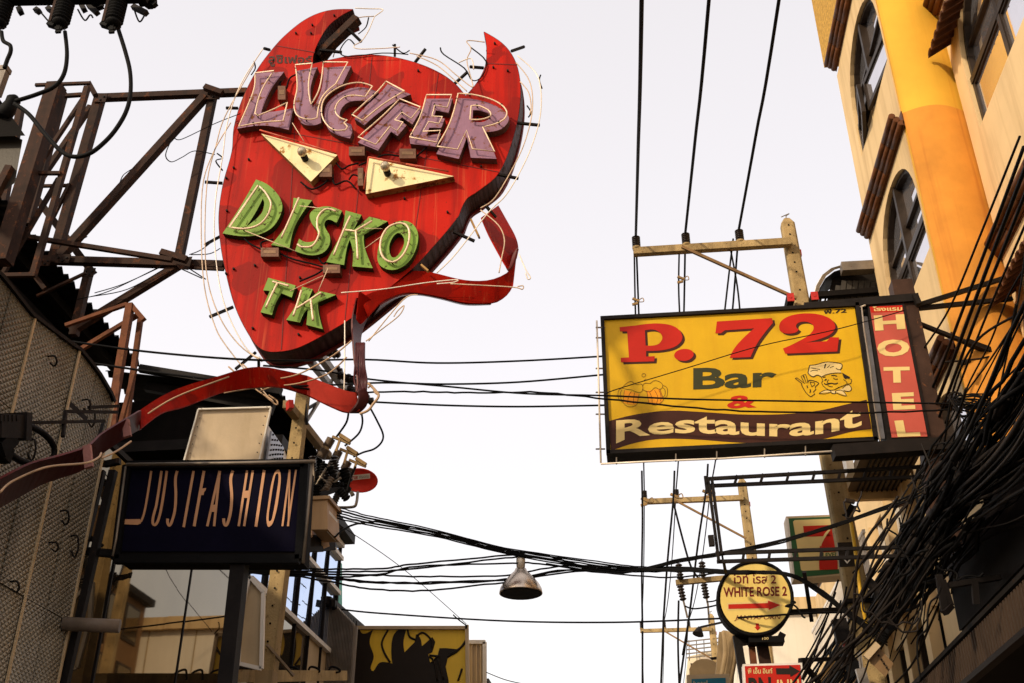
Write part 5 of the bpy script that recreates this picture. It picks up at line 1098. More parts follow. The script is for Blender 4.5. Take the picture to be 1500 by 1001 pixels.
# red sign, blue sign, convenience store sign
rdf = facing(11.9)
rd = thing('red_arrow_sign', 'red sign with black arrow cut off by the bottom edge below the round sign', 'sign', rdf.pt(1132, 1001, 0))
part('sign_box', MB().plate([[(1088, 973), (1175, 971), (1179, 1040), (1092, 1040)]], rdf, 0, 0.16), WHITEP, rd)
part('sign_face', MB().plate([[(1091, 976), (1172, 974), (1176, 1040), (1095, 1040)]], rdf, 0.008, 0.006), SRED, rd)
pl([[A9([(715, 935), (775, 935), (775, 922), (822, 948), (780, 974), (778, 962), (718, 962)])]], rdf, 0.011, SBLK, rd, 'arrow')
word('พี เอ็น อินท์', rdf, 0.011, A9([(590, 932), (700, 932), (700, 958), (592, 960)]), SCRM, rd, 0.02)
word('BN', rdf, 0.011, [(1096, 993), (1129, 992), (1131, 1026), (1098, 1027)], SBLK, rd, 0.03)
word('INN', rdf, 0.011, [(1138, 996), (1170, 995), (1172, 1026), (1140, 1027)], SCRM, rd, 0.02)
bf = facing(15.0)
bs = thing('teal_sign', 'teal sign with beige frame just showing at the bottom edge left of the red sign', 'sign', bf.pt(1038, 1001, 0))
part('sign_frame', MB().plate([[(1006, 989), (1069, 987), (1071, 1040), (1008, 1040)]], bf, 0, 0.2), BEIGEP, bs)
part('sign_face', MB().plate([[(1013, 995), (1063, 993), (1065, 1040), (1015, 1040)]], bf, 0.01, 0.008), SBLUE, bs)
word('hotel', bf, 0.014, [(1016, 998), (1036, 997), (1036, 1004), (1016, 1005)], SCRM, bs)
gf = facing(15.6)
K5g = K(1150, 620, 4.277)
gs = thing('convenience_store_sign', 'green framed store sign with a big red seven half hidden behind the concrete pole', 'sign', gf.pt(1200, 870, 0))
part('box_body', MB().plate([K5g([(5, 585), (400, 570), (420, 950), (55, 975)])], gf, 0, 0.3), BEIGEP, gs)
part('side_return', MB().plate([K5g([(5, 588), (22, 600), (62, 970), (50, 972)])], gf, 0.008, 0.004), WHITEP, gs)
part('sign_face', MB().plate([K5g([(22, 597), (395, 582), (412, 935), (62, 968)])], gf, 0.006, 0.004), SGREEN, gs)
pl([[sm(K5g([(50, 618), (60, 608), (372, 596), (385, 912), (110, 926), (100, 920)]))]], gf, 0.01, SCRM, gs, 'logo_ground')
pl([[K5g([(113, 645), (350, 636), (352, 705), (290, 708), (120, 712)])]], gf, 0.013, SRED, gs, 'logo_numeral')
pl([[sm(K5g([(276, 668), (240, 710, 1), (218, 770, 1), (213, 850, 1), (215, 920), (330, 916), (330, 660)]))]], gf, 0.013, SRED, gs, 'logo_numeral')
pl([[sm(K5g([(276, 664), (250, 690, 1), (225, 740, 1), (217, 770), (226, 772), (235, 745, 1), (258, 705, 1), (284, 670)]))]], gf, 0.016, SCRM, gs, 'logo_gap')
pl([[K5g([(212, 812), (330, 806), (330, 840), (213, 855)])]], gf, 0.0162, SCRM, gs, 'logo_gap')
word('ELEVEN', gf, 0.019, K5g([(216, 814), (340, 808), (340, 832), (216, 848)]), SGREEN, gs, 0.03)

# ================================================================== RIGHT POLES (built once, copied down the street)
PXc, PYc = 2.52, 13.3
def ribbed(o, axis, L, r, n=7, cap=True, seg=12):
    pr = [(0, r * 0.5)]
    for i in range(n):
        a = L * i / n; pr += [(a + L / n * 0.15, r * 0.62), (a + L / n * 0.45, r), (a + L / n * 0.62, r), (a + L / n * 0.95, r * 0.6)]
    pr += [(L, r * 0.45)]
    return MB().lathe(o, axis, pr, seg)
def make_pole(label):
    t = thing('utility_pole', label, 'utility pole', (PXc, PYc, 0), 'concrete poles along the right side')
    mb = MB(); ztop, wt, wb = 10.86, 0.19, 0.345
    def ring(z):
        k = z / ztop; a, b = (wb + (wt - wb) * k) / 2, (wb * 0.8 + (wt * 0.9 - wb * 0.8) * k) / 2; c = 0.025
        cx = PXc + max(0.0, 10.2 - z) * 0.032     # the old pole leans a little
        return [(cx - a + c, PYc - b, z), (cx + a - c, PYc - b, z), (cx + a, PYc - b + c, z), (cx + a, PYc + b - c, z), (cx + a - c, PYc + b, z), (cx - a + c, PYc + b, z), (cx - a, PYc + b - c, z), (cx - a, PYc - b + c, z)]
    rings = [[mb.bm.verts.new(p) for p in ring(z)] for z in (0, 3, 6, 9, ztop - 0.1)]
    tp = [mb.bm.verts.new((PXc + (p.co.x - PXc) * 0.45, PYc + (p.co.y - PYc) * 0.45, ztop)) for p in rings[-1]]
    rings.append(tp)
    for A, B in zip(rings, rings[1:]):
        for j in range(8): mb.bm.faces.new((A[j], A[(j + 1) % 8], B[(j + 1) % 8], B[j]))
    mb.bm.faces.new(rings[-1])
    part('pole_shaft', mb, CONC, t)
    hb_ = MB()
    for z in [10.7 - 0.16 * i for i in range(6)] + [9.6 - 0.3 * i for i in range(22)]:
        w_ = (wb * 0.8 + (wt * 0.9 - wb * 0.8) * z / ztop) / 2; hb_.lathe((PXc + max(0.0, 10.2 - z) * 0.032, PYc - w_ - 0.002, z), (0, -1, 0), [(0, 0.014), (0.003, 0.014)], 8)
    part('bolt_hole', hb_, BLACK, t, kind='stuff')
    zc = 10.35
    part('crossarm', MB().beam((PXc - 0.02, PYc - 0.16, zc), (PXc - 2.24, PYc - 0.16, zc), 0.1, 0.11), CONC, t)
    part('arm_brace', MB().beam((PXc - 0.06, PYc - 0.2, zc - 0.95), (PXc - 1.55, PYc - 0.22, zc), 0.04, 0.04), mat('tan_steel', (0.24, 0.14, 0.06), 0.6, 0.2, 0.3, 5, rust=0.3), t)
    for x_ in (2.19, 1.48, 0.72):
        part('insulator', ribbed((PXc - x_, PYc - 0.16, zc + 0.07), (0, 0, 1), 0.19, 0.062, 6), CERAM, t)
        part('insulator_base', MB().lathe((PXc - x_, PYc - 0.16, zc + 0.045), (0, 0, 1), [(0, 0.06), (0.03, 0.065), (0.05, 0.04)], 10), CONC, t)
    part('top_hook', MB().tube(cat3([(PXc, PYc, 10.84), (PXc, PYc, 10.92), (PXc + 0.05, PYc, 10.96), (PXc - 0.07, PYc, 10.91)], 4), 0.008, 5), GALV, t)
    for s, yy in ((-1, 0), (1, 0)):
        part('side_arm', MB().beam((PXc + s * 0.16, PYc - 0.3, 9.36), (PXc + s * 0.16, PYc + 1.2, 9.36), 0.09, 0.12), SHADOWY, t)
        part('arm_cap', MB().beam((PXc + s * 0.16, PYc - 0.315, 9.36), (PXc + s * 0.16, PYc - 0.302, 9.36), 0.095, 0.125).lathe((PXc + s * 0.16, PYc - 0.322, 9.36), (0, 1, 0), [(0, 0.02), (0.006, 0.02)], 8), CAPRED, t)
    part('cap_bolt', MB().beam((PXc + 0.09, PYc - 0.02, 10.25), (PXc + 0.13, PYc - 0.02, 10.25), 0.05, 0.1), CAPRED, t)
    part('guy_clamp', MB().box(PXc - 0.03, PXc + 0.33, PYc - 0.18, PYc + 0.18, 5.2, 5.24), DARK, t)
    return t
pole = make_pole('nearest right concrete pole with crossarm, standing behind the yellow restaurant sign')
_far = lambda o: [bpy.data.objects.remove(c) for c in list(o.children) if c.name.split('.')[0] in ('side_arm', 'arm_cap', 'guy_clamp')]
_far(copy_tree(pole, (0.06, 10.05, 0), 'middle right concrete pole, seen through the empty ladder frame under the yellow sign'))
_far(copy_tree(pole, (-0.1, 21.4, 0), 'farthest right concrete pole, left of the round yellow sign'))
IN = [(PXc - x_, PYc - 0.16, 10.62) for x_ in (2.19, 1.48, 0.72)]
GW = 'high voltage lines over the right side of the street'
nm3 = ('leftmost of the three black overhead lines at the right', 'middle of the three black overhead lines at the right', 'rightmost of the three black overhead lines at the right')
topp = [(940, -6), (1039, -6), (1142, -6)]
for k, p in enumerate(IN):
    a = PX(*topp[k], p[0] + (0.02, 0.05, 0.06)[k] * 0)
    back = V((p[0], p[1] - 24, p[2] + 0.5)); a = PX(topp[k][0], topp[k][1], p[0])
    d = (a - V(p)); ext = a + d.normalized() * 10 + V((0, 0, 0.8))
    mb = MB().tube(cat3([ext, a, V(p).lerp(a, 0.5) - V((0, 0, 0.03)), V(p)], 6), 0.019, 6)
    p2 = V(p) + V((0.06, 10.05, 0)); p3 = V(p) + V((-0.1, 21.4, 0))
    mb.tube(sag(p, p2, 0.35, 12), 0.016, 5).tube(sag(p2, p3, 0.4, 10), 0.014, 5).tube(sag(p3, p3 + V((0, 14, 0)), 0.4, 8), 0.014, 5)
    single('power_line', mb, BLACK, nm3[k], 'power line', GW)
# thinner leads hanging below the crossarms, with clamps
lead = [([(929, 372), (930, 430), (931, 470)], 13.2), ([(995, 360), (994, 420), (996, 470)], 13.2), ([(1074, 350), (1068, 400), (1060, 470)], 13.2), ([(1070, 365), (1080, 420), (1085, 470)], 13.2),
        ([(940, 690), (941, 760), (940, 840), (941, 920)], 18.0), ([(988, 690), (986, 735), (978, 820), (972, 905)], 18.0), ([(986, 735), (1000, 790), (1012, 830), (1025, 850)], 20.0), ([(1037, 680), (1034, 720), (1022, 800), (1010, 900), (1000, 960)], 18.0), ([(1046, 740), (1054, 790), (1062, 840)], 16.0),
        ([(994, 880), (993, 940), (995, 1010)], 27.0), ([(972, 905), (970, 960), (968, 1010)], 27.0), ([(1010, 900), (1003, 950), (995, 1005)], 27.0), ([(941, 925), (941, 1010)], 27.0)]
dsc = ['thin black lead hanging from the left end of the nearest crossarm', 'thin black lead hanging from the middle insulator of the nearest crossarm', 'left of two leads fanning out below the right insulator of the nearest crossarm', 'right of two leads fanning out below the right insulator of the nearest crossarm',
       'long vertical lead under the left end of the middle crossarm', 'lead slanting down-left from the middle crossarm', 'slack lead swinging right from the middle crossarm towards the hanging insulators', 'long lead slanting left past the empty sign frame', 'short lead right of the empty sign frame side bar',
       'lead below the third crossarm, right of the others', 'lead below the third crossarm, second from left', 'lead leaning left below the third crossarm', 'leftmost lead below the third crossarm']
for (p, yy), lb_ in zip(lead, dsc): single('hanging_lead', MB().tube(cat3([PY(a, b, yy) for a, b in p], 5), 0.0135 * yy / 13.2, 5), BLACK, lb_, 'cable', 'leads hanging from the right crossarms')
for (x_, y_, yy), lb_ in zip(((931, 440, 13.15), (997, 408, 13.15), (1072, 360, 13.15), (944, 733, 19), (987, 727, 19), (1034, 722, 19)), ('brass line clamp near the bottom of the leftmost lead', 'brass line clamp on the middle lead above the yellow sign', 'brass line clamp under the right insulator of the nearest crossarm', 'line clamp under the left end of the middle crossarm', 'line clamp under the middle insulator of the middle crossarm', 'line clamp beside the top corner of the empty frame')):
    k = yy / 13.2; p = PY(x_, y_, yy); mb = MB()
    mb.beam(p + V((-0.04 * k, 0, 0.03 * k)), p + V((0.05 * k, 0, -0.02 * k)), 0.03 * k).beam(p + V((-0.05 * k, 0, -0.07 * k)), p + V((0.03 * k, 0, -0.05 * k)), 0.03 * k).tube(cat3([p + V((0.05 * k, 0, 0)), p + V((0.1 * k, 0, 0.03 * k)), p + V((0.11 * k, 0, -0.03 * k)), p + V((0.03 * k, 0, -0.03 * k))], 4), 0.007 * k, 4)
    single('line_clamp', mb, mat('dull_brass', (0.3, 0.18, 0.07), 0.4, 0.6, 0.2, 5), lb_, 'clamp', 'line clamps')
# pairs of long strain insulators in front of the round sign
ct = thing('low_crossarm', 'short pale crossarm with two hanging black strain insulators left of the round yellow sign', 'crossarm', PY(1030, 850, 17.5))
part('arm', MB().beam(PY(990, 854, 17.5), PY(1075, 846, 17.5), 0.08, 0.08), CONC, ct)
for (a, b, c, d) in ((994, 826, 997, 849), (996, 857, 1001, 880), (1028, 823, 1030, 845), (1031, 855, 1035, 877)):
    p, q = PY(a, b, 17.4), PY(c, d, 17.4); part('insulator', ribbed(p, q - p, (q - p).length, 0.058, 5), CERAM, ct)
for (a, b, c, d) in ((1001, 880, 1003, 888), (1035, 877, 1037, 886), (1037, 886, 1039, 912), (1003, 888, 1007, 905)):
    part('shackle', MB().beam(PY(a, b, 17.4), PY(c, d, 17.4), 0.03), GALV, ct)
part('jumper', MB().tube(cat3([PY(x_, y_, 17.3) for x_, y_ in ((1003, 888), (1015, 892), (1035, 890), (1053, 886))], 5), 0.014, 5).tube(cat3([PY(x_, y_, 17.3) for x_, y_ in ((1035, 882), (1045, 881), (1052, 878))], 5), 0.012, 5), BLACK, ct)
tp_ = thing('cable_wrapped_post', 'weathered grey post wrapped in old cables just left of the round sign posts', 'post', PY(1068, 1000, 19))
part('post', MB().beam(PY(1066, 930, 19), PY(1060, 1010, 19), 0.3, 0.25), CONCG, tp_)
for i in range(6): part('wrapped_cable', MB().tube(cat3([PY(1061 + i * 2.4, 925 + i, 18.8), PY(1063 + i * 2 + random.uniform(-4, 4), 960, 18.75), PY(1054 + i * 2.6, 1010, 18.8)], 5), 0.05, 5), CONCG, tp_)

# ================================================================== LEFT POLE with switchgear
lp = thing('utility_pole', 'tapered concrete pole with slanting steel arms behind the navy sign on the left', 'utility pole', PX(390, 990, -3.5))
lp_t, lp_b = PY(447, 556, 10.55), PY(391, 985, 10.45)
tb, tt_ = 0.155, 0.11
dirp = lp_t - lp_b; bx0 = lp_b - dirp * 0.9; bx0.z = 0.0
def sq(c, h): return [(c.x - h, c.y - h, c.z), (c.x + h, c.y - h, c.z), (c.x + h, c.y + h, c.z), (c.x - h, c.y + h, c.z)]
mb = MB(); mb.hexa(sq(V((lp_b.x, lp_b.y, 0)), 0.18), sq(lp_b, 0.085)); part('pole_base', mb, CONCG, lp)
part('pole_shaft', MB().hexa(sq(lp_b, 0.0845), sq(lp_t, 0.062)), CONC, lp)
hb_ = MB()
for i in range(14):
    p = lp_t.lerp(lp_b, 0.2 + i * 0.055); hb_.lathe(p + V((0, -0.09, 0)), (0, -1, 0), [(0, 0.011), (0.006, 0.011)], 7)
part('bolt_hole', hb_, BLACK, lp, kind='stuff')
part('step_bar', MB().beam(PY(391, 945, 10.3), PY(430, 990, 10.6), 0.025), GALV, lp)
A7 = K(340, 520, 5)
def P7(x, y, yy): return PY(x / 5 + 340, y / 5 + 520, yy)
for a, b, wd, y0, y1, m in (((575, 50), (720, 225), 0.07, 10.7, 11.9, GALV), ((640, 0), (835, 260), 0.08, 10.5, 11.9, GALV), ((400, 360), (705, 745), 0.085, 10.1, 12.0, CONCG), ((735, 180), (550, 480), 0.03, 11.4, 10.6, GALV), ((530, 310), (548, 510), 0.03, 10.5, 10.5, DARK), ((630, 350), (550, 395), 0.03, 11, 10.6, DARK)):
    part('steel_arm', MB().beam(P7(*a, y0), P7(*b, y1), wd), m, lp)
part('arm_cap', MB().beam(P7(405, 370, 10.05), P7(440, 372, 10.08), 0.1, 0.09), CAPRED, lp)
for (x_, y_) in ((700, -12), (760, -5), (775, 115), (800, 155), (855, 175), (880, 190), (895, 275), (870, 250)):
    p = P7(x_, y_, 11.3); part('pin_insulator', MB().lathe(p, (0.8, 0, -0.35), [(-0.05, 0.02), (-0.03, 0.055), (0.0, 0.06), (0.015, 0.035), (0.04, 0.045), (0.06, 0.02)], 10), CERAM, lp)
p = P7(990, 330, 11.0); part('pin_insulator', MB().lathe(p, (0.8, 0, -0.35), [(-0.06, 0.02), (-0.03, 0.06), (0.0, 0.065), (0.02, 0.035), (0.06, 0.05), (0.08, 0.02)], 10), CERAM, lp)
fgl = ('upper left of three ribbed fuse cutouts above the left transformer', 'middle of three ribbed fuse cutouts above the left transformer', 'lower right of three ribbed fuse cutouts, nearest the red dish')
for k, (a, b) in enumerate((((735, 600), (645, 760)), ((790, 690), (710, 850)), ((858, 770), (775, 920)))):
    yy = 11.4 + k * 0.5; p, q = P7(*a, yy), P7(*b, yy)
    t = thing('fuse_cutout', fgl[k], 'fuse cutout', q, 'fuse cutouts on the left pole')
    d = q - p
    part('insulator', ribbed(p + d * 0.08, d, d.length * 0.4, 0.055, 7), CERAMG, t); part('insulator', ribbed(p + d * 0.58, d, d.length * 0.4, 0.058, 7), CERAMG, t)
    part('centre_band', MB().lathe(p + d * 0.46, d, [(0, 0.04), (d.length * 0.13, 0.04)], 8), BEIGEP, t)
    o = V((0.16, -0.05, -0.02))
    part('fuse_tube', MB().beam(p + V((0.1, 0, -0.02)), p + o + d * 0.72, 0.025).beam(p, p + V((0.22, 0, -0.1)), 0.03).beam(p + d * 0.05 + V((0.1, -0.03, 0.02)), p + d * 0.1 + V((0.24, -0.03, -0.06)), 0.04), mat('yellowed_fibre_tube', (0.3, 0.19, 0.08), 0.5, 0, 0.2, 5), t)
for k, p_ in enumerate(([(852, 430), (835, 500), (765, 600)], [(948, 425), (955, 500), (925, 580), (825, 668)], [(1012, 390), (1060, 480), (1105, 580), (1095, 640), (1040, 690), (960, 715), (888, 748)])):
    single('drop_cable', MB().tube(cat3([P7(x_, y_, 10.9 + k * 0.5) for x_, y_ in p_], 6), 0.0125, 5), BLACK, ('short black cable dropping from the red tail tip to the first fuse cutout', 'curved black cable dropping from the red tail tip to the middle fuse cutout', 'long bowed black cable dropping to the fuse cutout nearest the red dish')[k], 'cable', 'drop cables to the fuse cutouts')
sg = thing('switchgear_cluster', 'dark cluster of arresters and bushings on top of the tan transformer', 'switchgear', PY(480, 715, 11))
for i in range(20):
    x_, y_ = random.uniform(585, 850), random.uniform(850, 1010)
    if x_ > 760 and y_ < 900: continue
    p = P7(x_, y_, random.uniform(10.8, 11.6)); ax = V((random.uniform(-0.4, 0.4), random.uniform(-0.4, 0.2), random.choice((1, 1, -0.4))))
    part('bushing', ribbed(p, ax, random.uniform(0.12, 0.24), random.uniform(0.04, 0.065), 5, seg=9), random.choice((CERAM, CERAM, CERAMG, BLACK)), sg)
for p_ in ([(590, 800), (600, 900), (585, 1000)], [(640, 890), (720, 940), (800, 900)], [(600, 950), (700, 900), (760, 960), (820, 940)], [(840, 1010), (870, 900), (905, 820)], [(560, 900), (640, 960), (740, 940)], [(580, 1010), (660, 880), (690, 830)]):
    part('jumper', MB().tube(cat3([P7(x_, y_, 10.9) for x_, y_ in p_], 5), 0.014, 5), random.choice((BLACK, GALV)), sg)
part('crossbar', MB().beam(P7(560, 880, 11), P7(840, 1000, 11.6), 0.05).beam(P7(600, 1040, 11), P7(830, 960, 11.6), 0.06), DARK, sg)
A8p = lambda x_, y_, yy: PY(340 + x_ / 3.325, 700 + y_ / 3.325, yy)
tf2 = thing('transformer', 'tan box shaped transformer with a white plate on the left pole', 'transformer', A8p(440, 330, 10.9))
TAN2 = mat('tan_enamel', (0.42, 0.26, 0.13), 0.5, 0, 0.1, 2, rust=0.15, streak=0.3)
f4 = [A8p(388, 112, 10.8), A8p(463, 108, 10.8), A8p(466, 252, 10.8), A8p(385, 252, 10.8)]
sdv = A8p(515, 170, 11.9) - A8p(463, 108, 10.8); sdv = V((0.02, 0.42, 0))
part('tank', MB().hexa(f4, [p + sdv for p in f4]), TAN2, tf2)
part('tank_lid', MB().hexa([f4[0] + V((-0.03, -0.03, 0.002)), f4[1] + V((0.03, -0.03, 0.002)), f4[1] + sdv + V((0.03, 0.03, 0.002)), f4[0] + sdv + V((-0.03, 0.03, 0.002))], [f4[0] + V((-0.03, -0.03, 0.04)), f4[1] + V((0.03, -0.03, 0.04)), f4[1] + sdv + V((0.03, 0.03, 0.04)), f4[0] + sdv + V((-0.03, 0.03, 0.04))]), TAN2, tf2)
g4 = [A8p(358, 82, 10.95), A8p(388, 82, 10.95), A8p(386, 290, 10.95), A8p(340, 292, 10.95)]
part('radiator', MB().hexa(g4, [p + V((0, 0.5, 0)) for p in g4]), TAN2, tf2)
e1, e2 = f4[1] + sdv * 0.15 + V((0.006, 0, -0.1)), f4[1] + sdv * 0.85 + V((0.006, 0, -0.1))
part('rating_plate', MB().hexa([e1, e2, e2 - V((0, 0, 0.24)), e1 - V((0, 0, 0.24))], [p + V((0.008, 0, 0)) for p in (e1, e2, e2 - V((0, 0, 0.24)), e1 - V((0, 0, 0.24)))]), WHITEP, tf2)
pfr = Frame(e1 + V((0.012, 0, 0)), (0, 1, 0), (0, 0, 1))
c4 = [e1.lerp(e2, 0.1) - V((0, 0, 0.06)), e1.lerp(e2, 0.9) - V((0, 0, 0.06)), e1.lerp(e2, 0.9) - V((0, 0, 0.2)), e1.lerp(e2, 0.1) - V((0, 0, 0.2))]
part('platform', MB().beam(A8p(330, 300, 10.8), A8p(430, 296, 11.4), 0.12, 0.08).beam(A8p(340, 330, 10.9), A8p(480, 320, 11.5), 0.12, 0.16).beam(A8p(350, 350, 10.9), A8p(470, 345, 11.5), 0.14, 0.05), DARK, tf2)
part('outlet', MB().beam(A8p(425, 330, 11.2), A8p(455, 318, 11.3), 0.09), TAN2, tf2)
dh = thing('satellite_dish', 'red oval satellite dish with white label on an arm right of the fuse cutouts', 'satellite dish', A8p(520, 145, 12.6))
dc = PY(527, 704, 12.8); dn = V((0.25, -0.82, -0.5)).normalized(); du = V((0.93, 0.3, 0.0)); du = (du - dn * du.dot(dn)).normalized(); dvv = dn.cross(du)
mb = MB(); rings = []
for k in range(6):
    r_ = k / 5; rings.append([mb.bm.verts.new(dc + (du * math.cos(t) * 0.225 + dvv * math.sin(t) * 0.15) * max(r_, 0.02) - dn * 0.05 * (1 - r_ * r_)) for t in [2 * math.pi * j / 28 for j in range(28)]])
for A, B in zip(rings, rings[1:]):
    for j in range(28): mb.bm.faces.new((A[j], A[(j + 1) % 28], B[(j + 1) % 28], B[j])).smooth = True
mb.bm.faces.new(rings[0])
part('reflector', mb, DISHR, dh); part('reflector_rim', MB().tube([dc + (du * math.cos(t) * 0.225 + dvv * math.sin(t) * 0.15) for t in [2 * math.pi * j / 28 for j in range(28)]], 0.01, 5, True), DISHR, dh)
dfm = Frame(dc + dn * 0.012, du, dvv)
part('label_plate', MB().plate([[(511, 697), (542, 694), (542, 701), (513, 704)]], dfm, 0.012, 0.004), WHITEP, dh)
part('lettering', text_mb('true', dfm, 0.014, [(514, 697), (524, 696), (524, 702), (514, 703)], 0.02), SRED, dh)
part('lettering', text_mb('visions', dfm, 0.014, [(526, 696), (540, 695), (540, 700), (526, 701.5)], 0.0), GALV, dh)
part('feed_arm', MB().tube(cat3([A8p(612, 70, 12.6), A8p(606, 120, 12.5), A8p(590, 142, 12.5), A8p(520, 145, 12.6)], 5), 0.018, 6).beam(A8p(580, 70, 12.7), A8p(588, 86, 12.7), 0.05), GALV, dh)

# ================================================================== TOP LEFT: transformer bushings close to the camera
tl_ = thing('near_transformer', 'dark transformer body with a bushing cut off by the left edge', 'transformer', PY(5, 320, 5.6))
part('tank', MB().hexa([PY(-60, 150, 5.5), PY(-4, 142, 5.5), PY(2, 172, 5.5), PY(-60, 172, 5.5)], [PY(-60, 150, 6.2), PY(-4, 142, 6.2), PY(30, 190, 6.2), PY(-60, 190, 6.2)]), DARK, tl_)
part('lid', MB().hexa([PY(-60, 148, 5.45), PY(0, 146, 5.45), PY(37, 199, 5.45), PY(-60, 202, 5.45)], [PY(-60, 148, 5.5), PY(0, 146, 5.5), PY(37, 199, 5.5), PY(-60, 202, 5.5)]), SHADOWY, tl_)
part('tank_wall', MB().hexa([PY(-60, 160, 5.52), PY(33, 205, 5.52), PY(22, 268, 5.52), PY(-60, 325, 5.52)], [PY(-60, 160, 6.0), PY(33, 205, 6.0), PY(22, 268, 6.0), PY(-60, 325, 6.0)]), mat('grey_green_tank', (0.035, 0.028, 0.02), 0.5, 0.1, 0.2, 2, rust=0.1), tl_)
part('tank_bottom', MB().beam(PY(-30, 330, 5.5), PY(15, 245, 5.5), 0.05), RUST, tl_)
part('bushing', MB().lathe(PY(12, 160, 5.45), (0.25, 0, 1), [(-0.08, 0.05), (0.0, 0.055), (0.05, 0.045), (0.09, 0.05), (0.12, 0.02)], 10), BLACK, tl_)
part('pipe', MB().beam(PY(-6, 140, 5.4), PY(7, 104, 5.4), 0.055).beam(PY(6, 106, 5.4), PY(8, 100, 5.4), 0.066), CERAMG, tl_)
fc = thing('switch_crossarm', 'black crossarm with hanging switch gear cut off by the top edge at upper left', 'crossarm', PY(110, 0, 5.0))
part('arm', MB().beam(PY(10, 0, 5.0), PY(215, -4, 5.0), 0.06, 0.06), BLACK, fc)
for a, b in (((28, 12), (31, 20)), ((52, 14), (58, 18)), ((120, 8), (124, 16)), ((130, 8), (143, 20)), ((195, 10), (215, 20)), ((70, 12), (78, 18)), ((215, 0), (228, 8)), ((146, 6), (148, 12)), ((204, 6), (212, 4))):
    part('fitting', MB().beam(PY(*a, 5.1), PY(*b, 5.1), 0.035), random.choice((BLACK, DARK)), fc)
part('fitting', MB().lathe(PY(216, -6, 5.1), (0.4, 0, -1), [(0, 0.05), (0.05, 0.06), (0.1, 0.04)], 8), BLACK, fc); part('fitting', MB().lathe(PY(140, -2, 5.1), (0.4, 0, -1), [(0, 0.04), (0.06, 0.05), (0.1, 0.03)], 8), BLACK, fc)
for p_ in ([(56, 14), (68, 28), (75, 36)], [(114, 14), (124, 30), (132, 22), (136, 26)], [(196, 12), (204, 32), (212, 22)]): part('jumper', MB().tube(cat3([PY(x_, y_, 5.05) for x_, y_ in p_], 5), 0.006, 5), BLACK, fc)
bl = ('ribbed black switch insulator at the very left of the top edge', 'ribbed black switch insulator, middle of the three at the upper left', 'ribbed black switch insulator, rightmost of the three at the upper left')
t0 = None
for k, (x_, y_) in enumerate(((8, -10), (97, -10), (174, -10))):
    p = PY(x_, 2, 5.0)
    if t0 is None:
        t0 = thing('switch_insulator', bl[0], 'insulator', p, 'hanging switch insulators'); p0 = p
        part('insulator', ribbed(p, (0, 0, -1), 0.19, 0.062, 7), BLACK, t0)
        part('backing_plate', MB().beam(p + V((-0.065, 0, 0.05)), p + V((-0.065, 0, -0.2)), 0.02, 0.05), RUST, t0)
        part('end_cap', MB().lathe(p + V((0, 0, -0.19)), (0, 0, -1), [(0, 0.05), (0.025, 0.055), (0.04, 0.02)], 10).beam(p + V((-0.08, 0, -0.2)), p + V((-0.03, 0, -0.225)), 0.04), BLACK, t0)
        part('terminal', MB().beam(p + V((0.0, 0, -0.22)), p + V((0, 0, -0.275)), 0.026).beam(p + V((-0.025, 0, -0.25)), p + V((0.025, 0, -0.26)), 0.02).beam(p + V((-0.015, 0, -0.285)), p + V((0.02, 0, -0.285)), 0.018), BLACK, t0)
    else: copy_tree(t0, p - p0, bl[k])
A3 = K(0, 0, 3.75)
for k, p_ in enumerate(([(8, 175), (18, 225), (55, 250), (58, 285), (40, 330), (25, 375)], [(357, 175), (368, 300), (352, 405), (300, 475), (200, 520), (85, 556)], [(650, 162), (690, 290), (715, 400), (716, 520), (690, 620), (630, 720), (560, 795), (490, 845), (410, 862), (340, 835), (250, 740), (160, 630), (80, 570)])):
    single('thick_cable', MB().tube(cat3([PY(x_, y_, 5.2) for x_, y_ in A3(p_)], 8), 0.0145, 8), BLACK, ('short kinked thick black cable at the very left edge', 'thick black cable curving from the middle switch insulator to the near transformer', 'long thick black cable looping down and back across the rusty truss')[k], 'cable', 'thick cables at the upper left')
for k, (p_, yy) in enumerate((([(1320, 625), (1180, 680), (1000, 765), (950, 765), (910, 850), (940, 890), (1000, 865), (1070, 830), (1180, 850)], 9.75), ([(740, 920), (680, 960), (660, 1000)], 9.8), ([(380, 1335), (440, 1320), (480, 1300)], 9.8), ([(425, 1645), (600, 1600), (900, 1455)], 9.9), ([(500, 1630), (700, 1590), (900, 1480)], 9.9), ([(520, 1610), (680, 1560), (900, 1460)], 9.95), ([(1040, 1400), (1110, 1370), (1200, 1300)], 9.8), ([(1000, 1480), (1110, 1530)], 9.8), ([(1030, 1470), (1130, 1535)], 9.82), ([(1050, 1400), (1150, 1395), (1210, 1365)], 9.8))):
    single('thin_wire', MB().tube(cat3([PY(x_, y_, yy) for x_, y_ in A3(p_)], 6), 0.007, 4), BLACK, ('thin black wire sagging from the devil head to the truss diagonal', 'thin loose wire curling below the long truss diagonal', 'tiny loose wire at the left post of the truss', 'lowest thin wire slung under the lower truss chord', 'middle thin wire slung under the lower truss chord', 'upper thin wire slung under the lower truss chord', 'thin wire bowing from the truss corner to the devil head', 'upper of two straight wires below the truss corner', 'lower of two straight wires below the truss corner', 'flat thin wire from the truss corner to the devil head')[k], 'wire', 'thin wires on the truss')

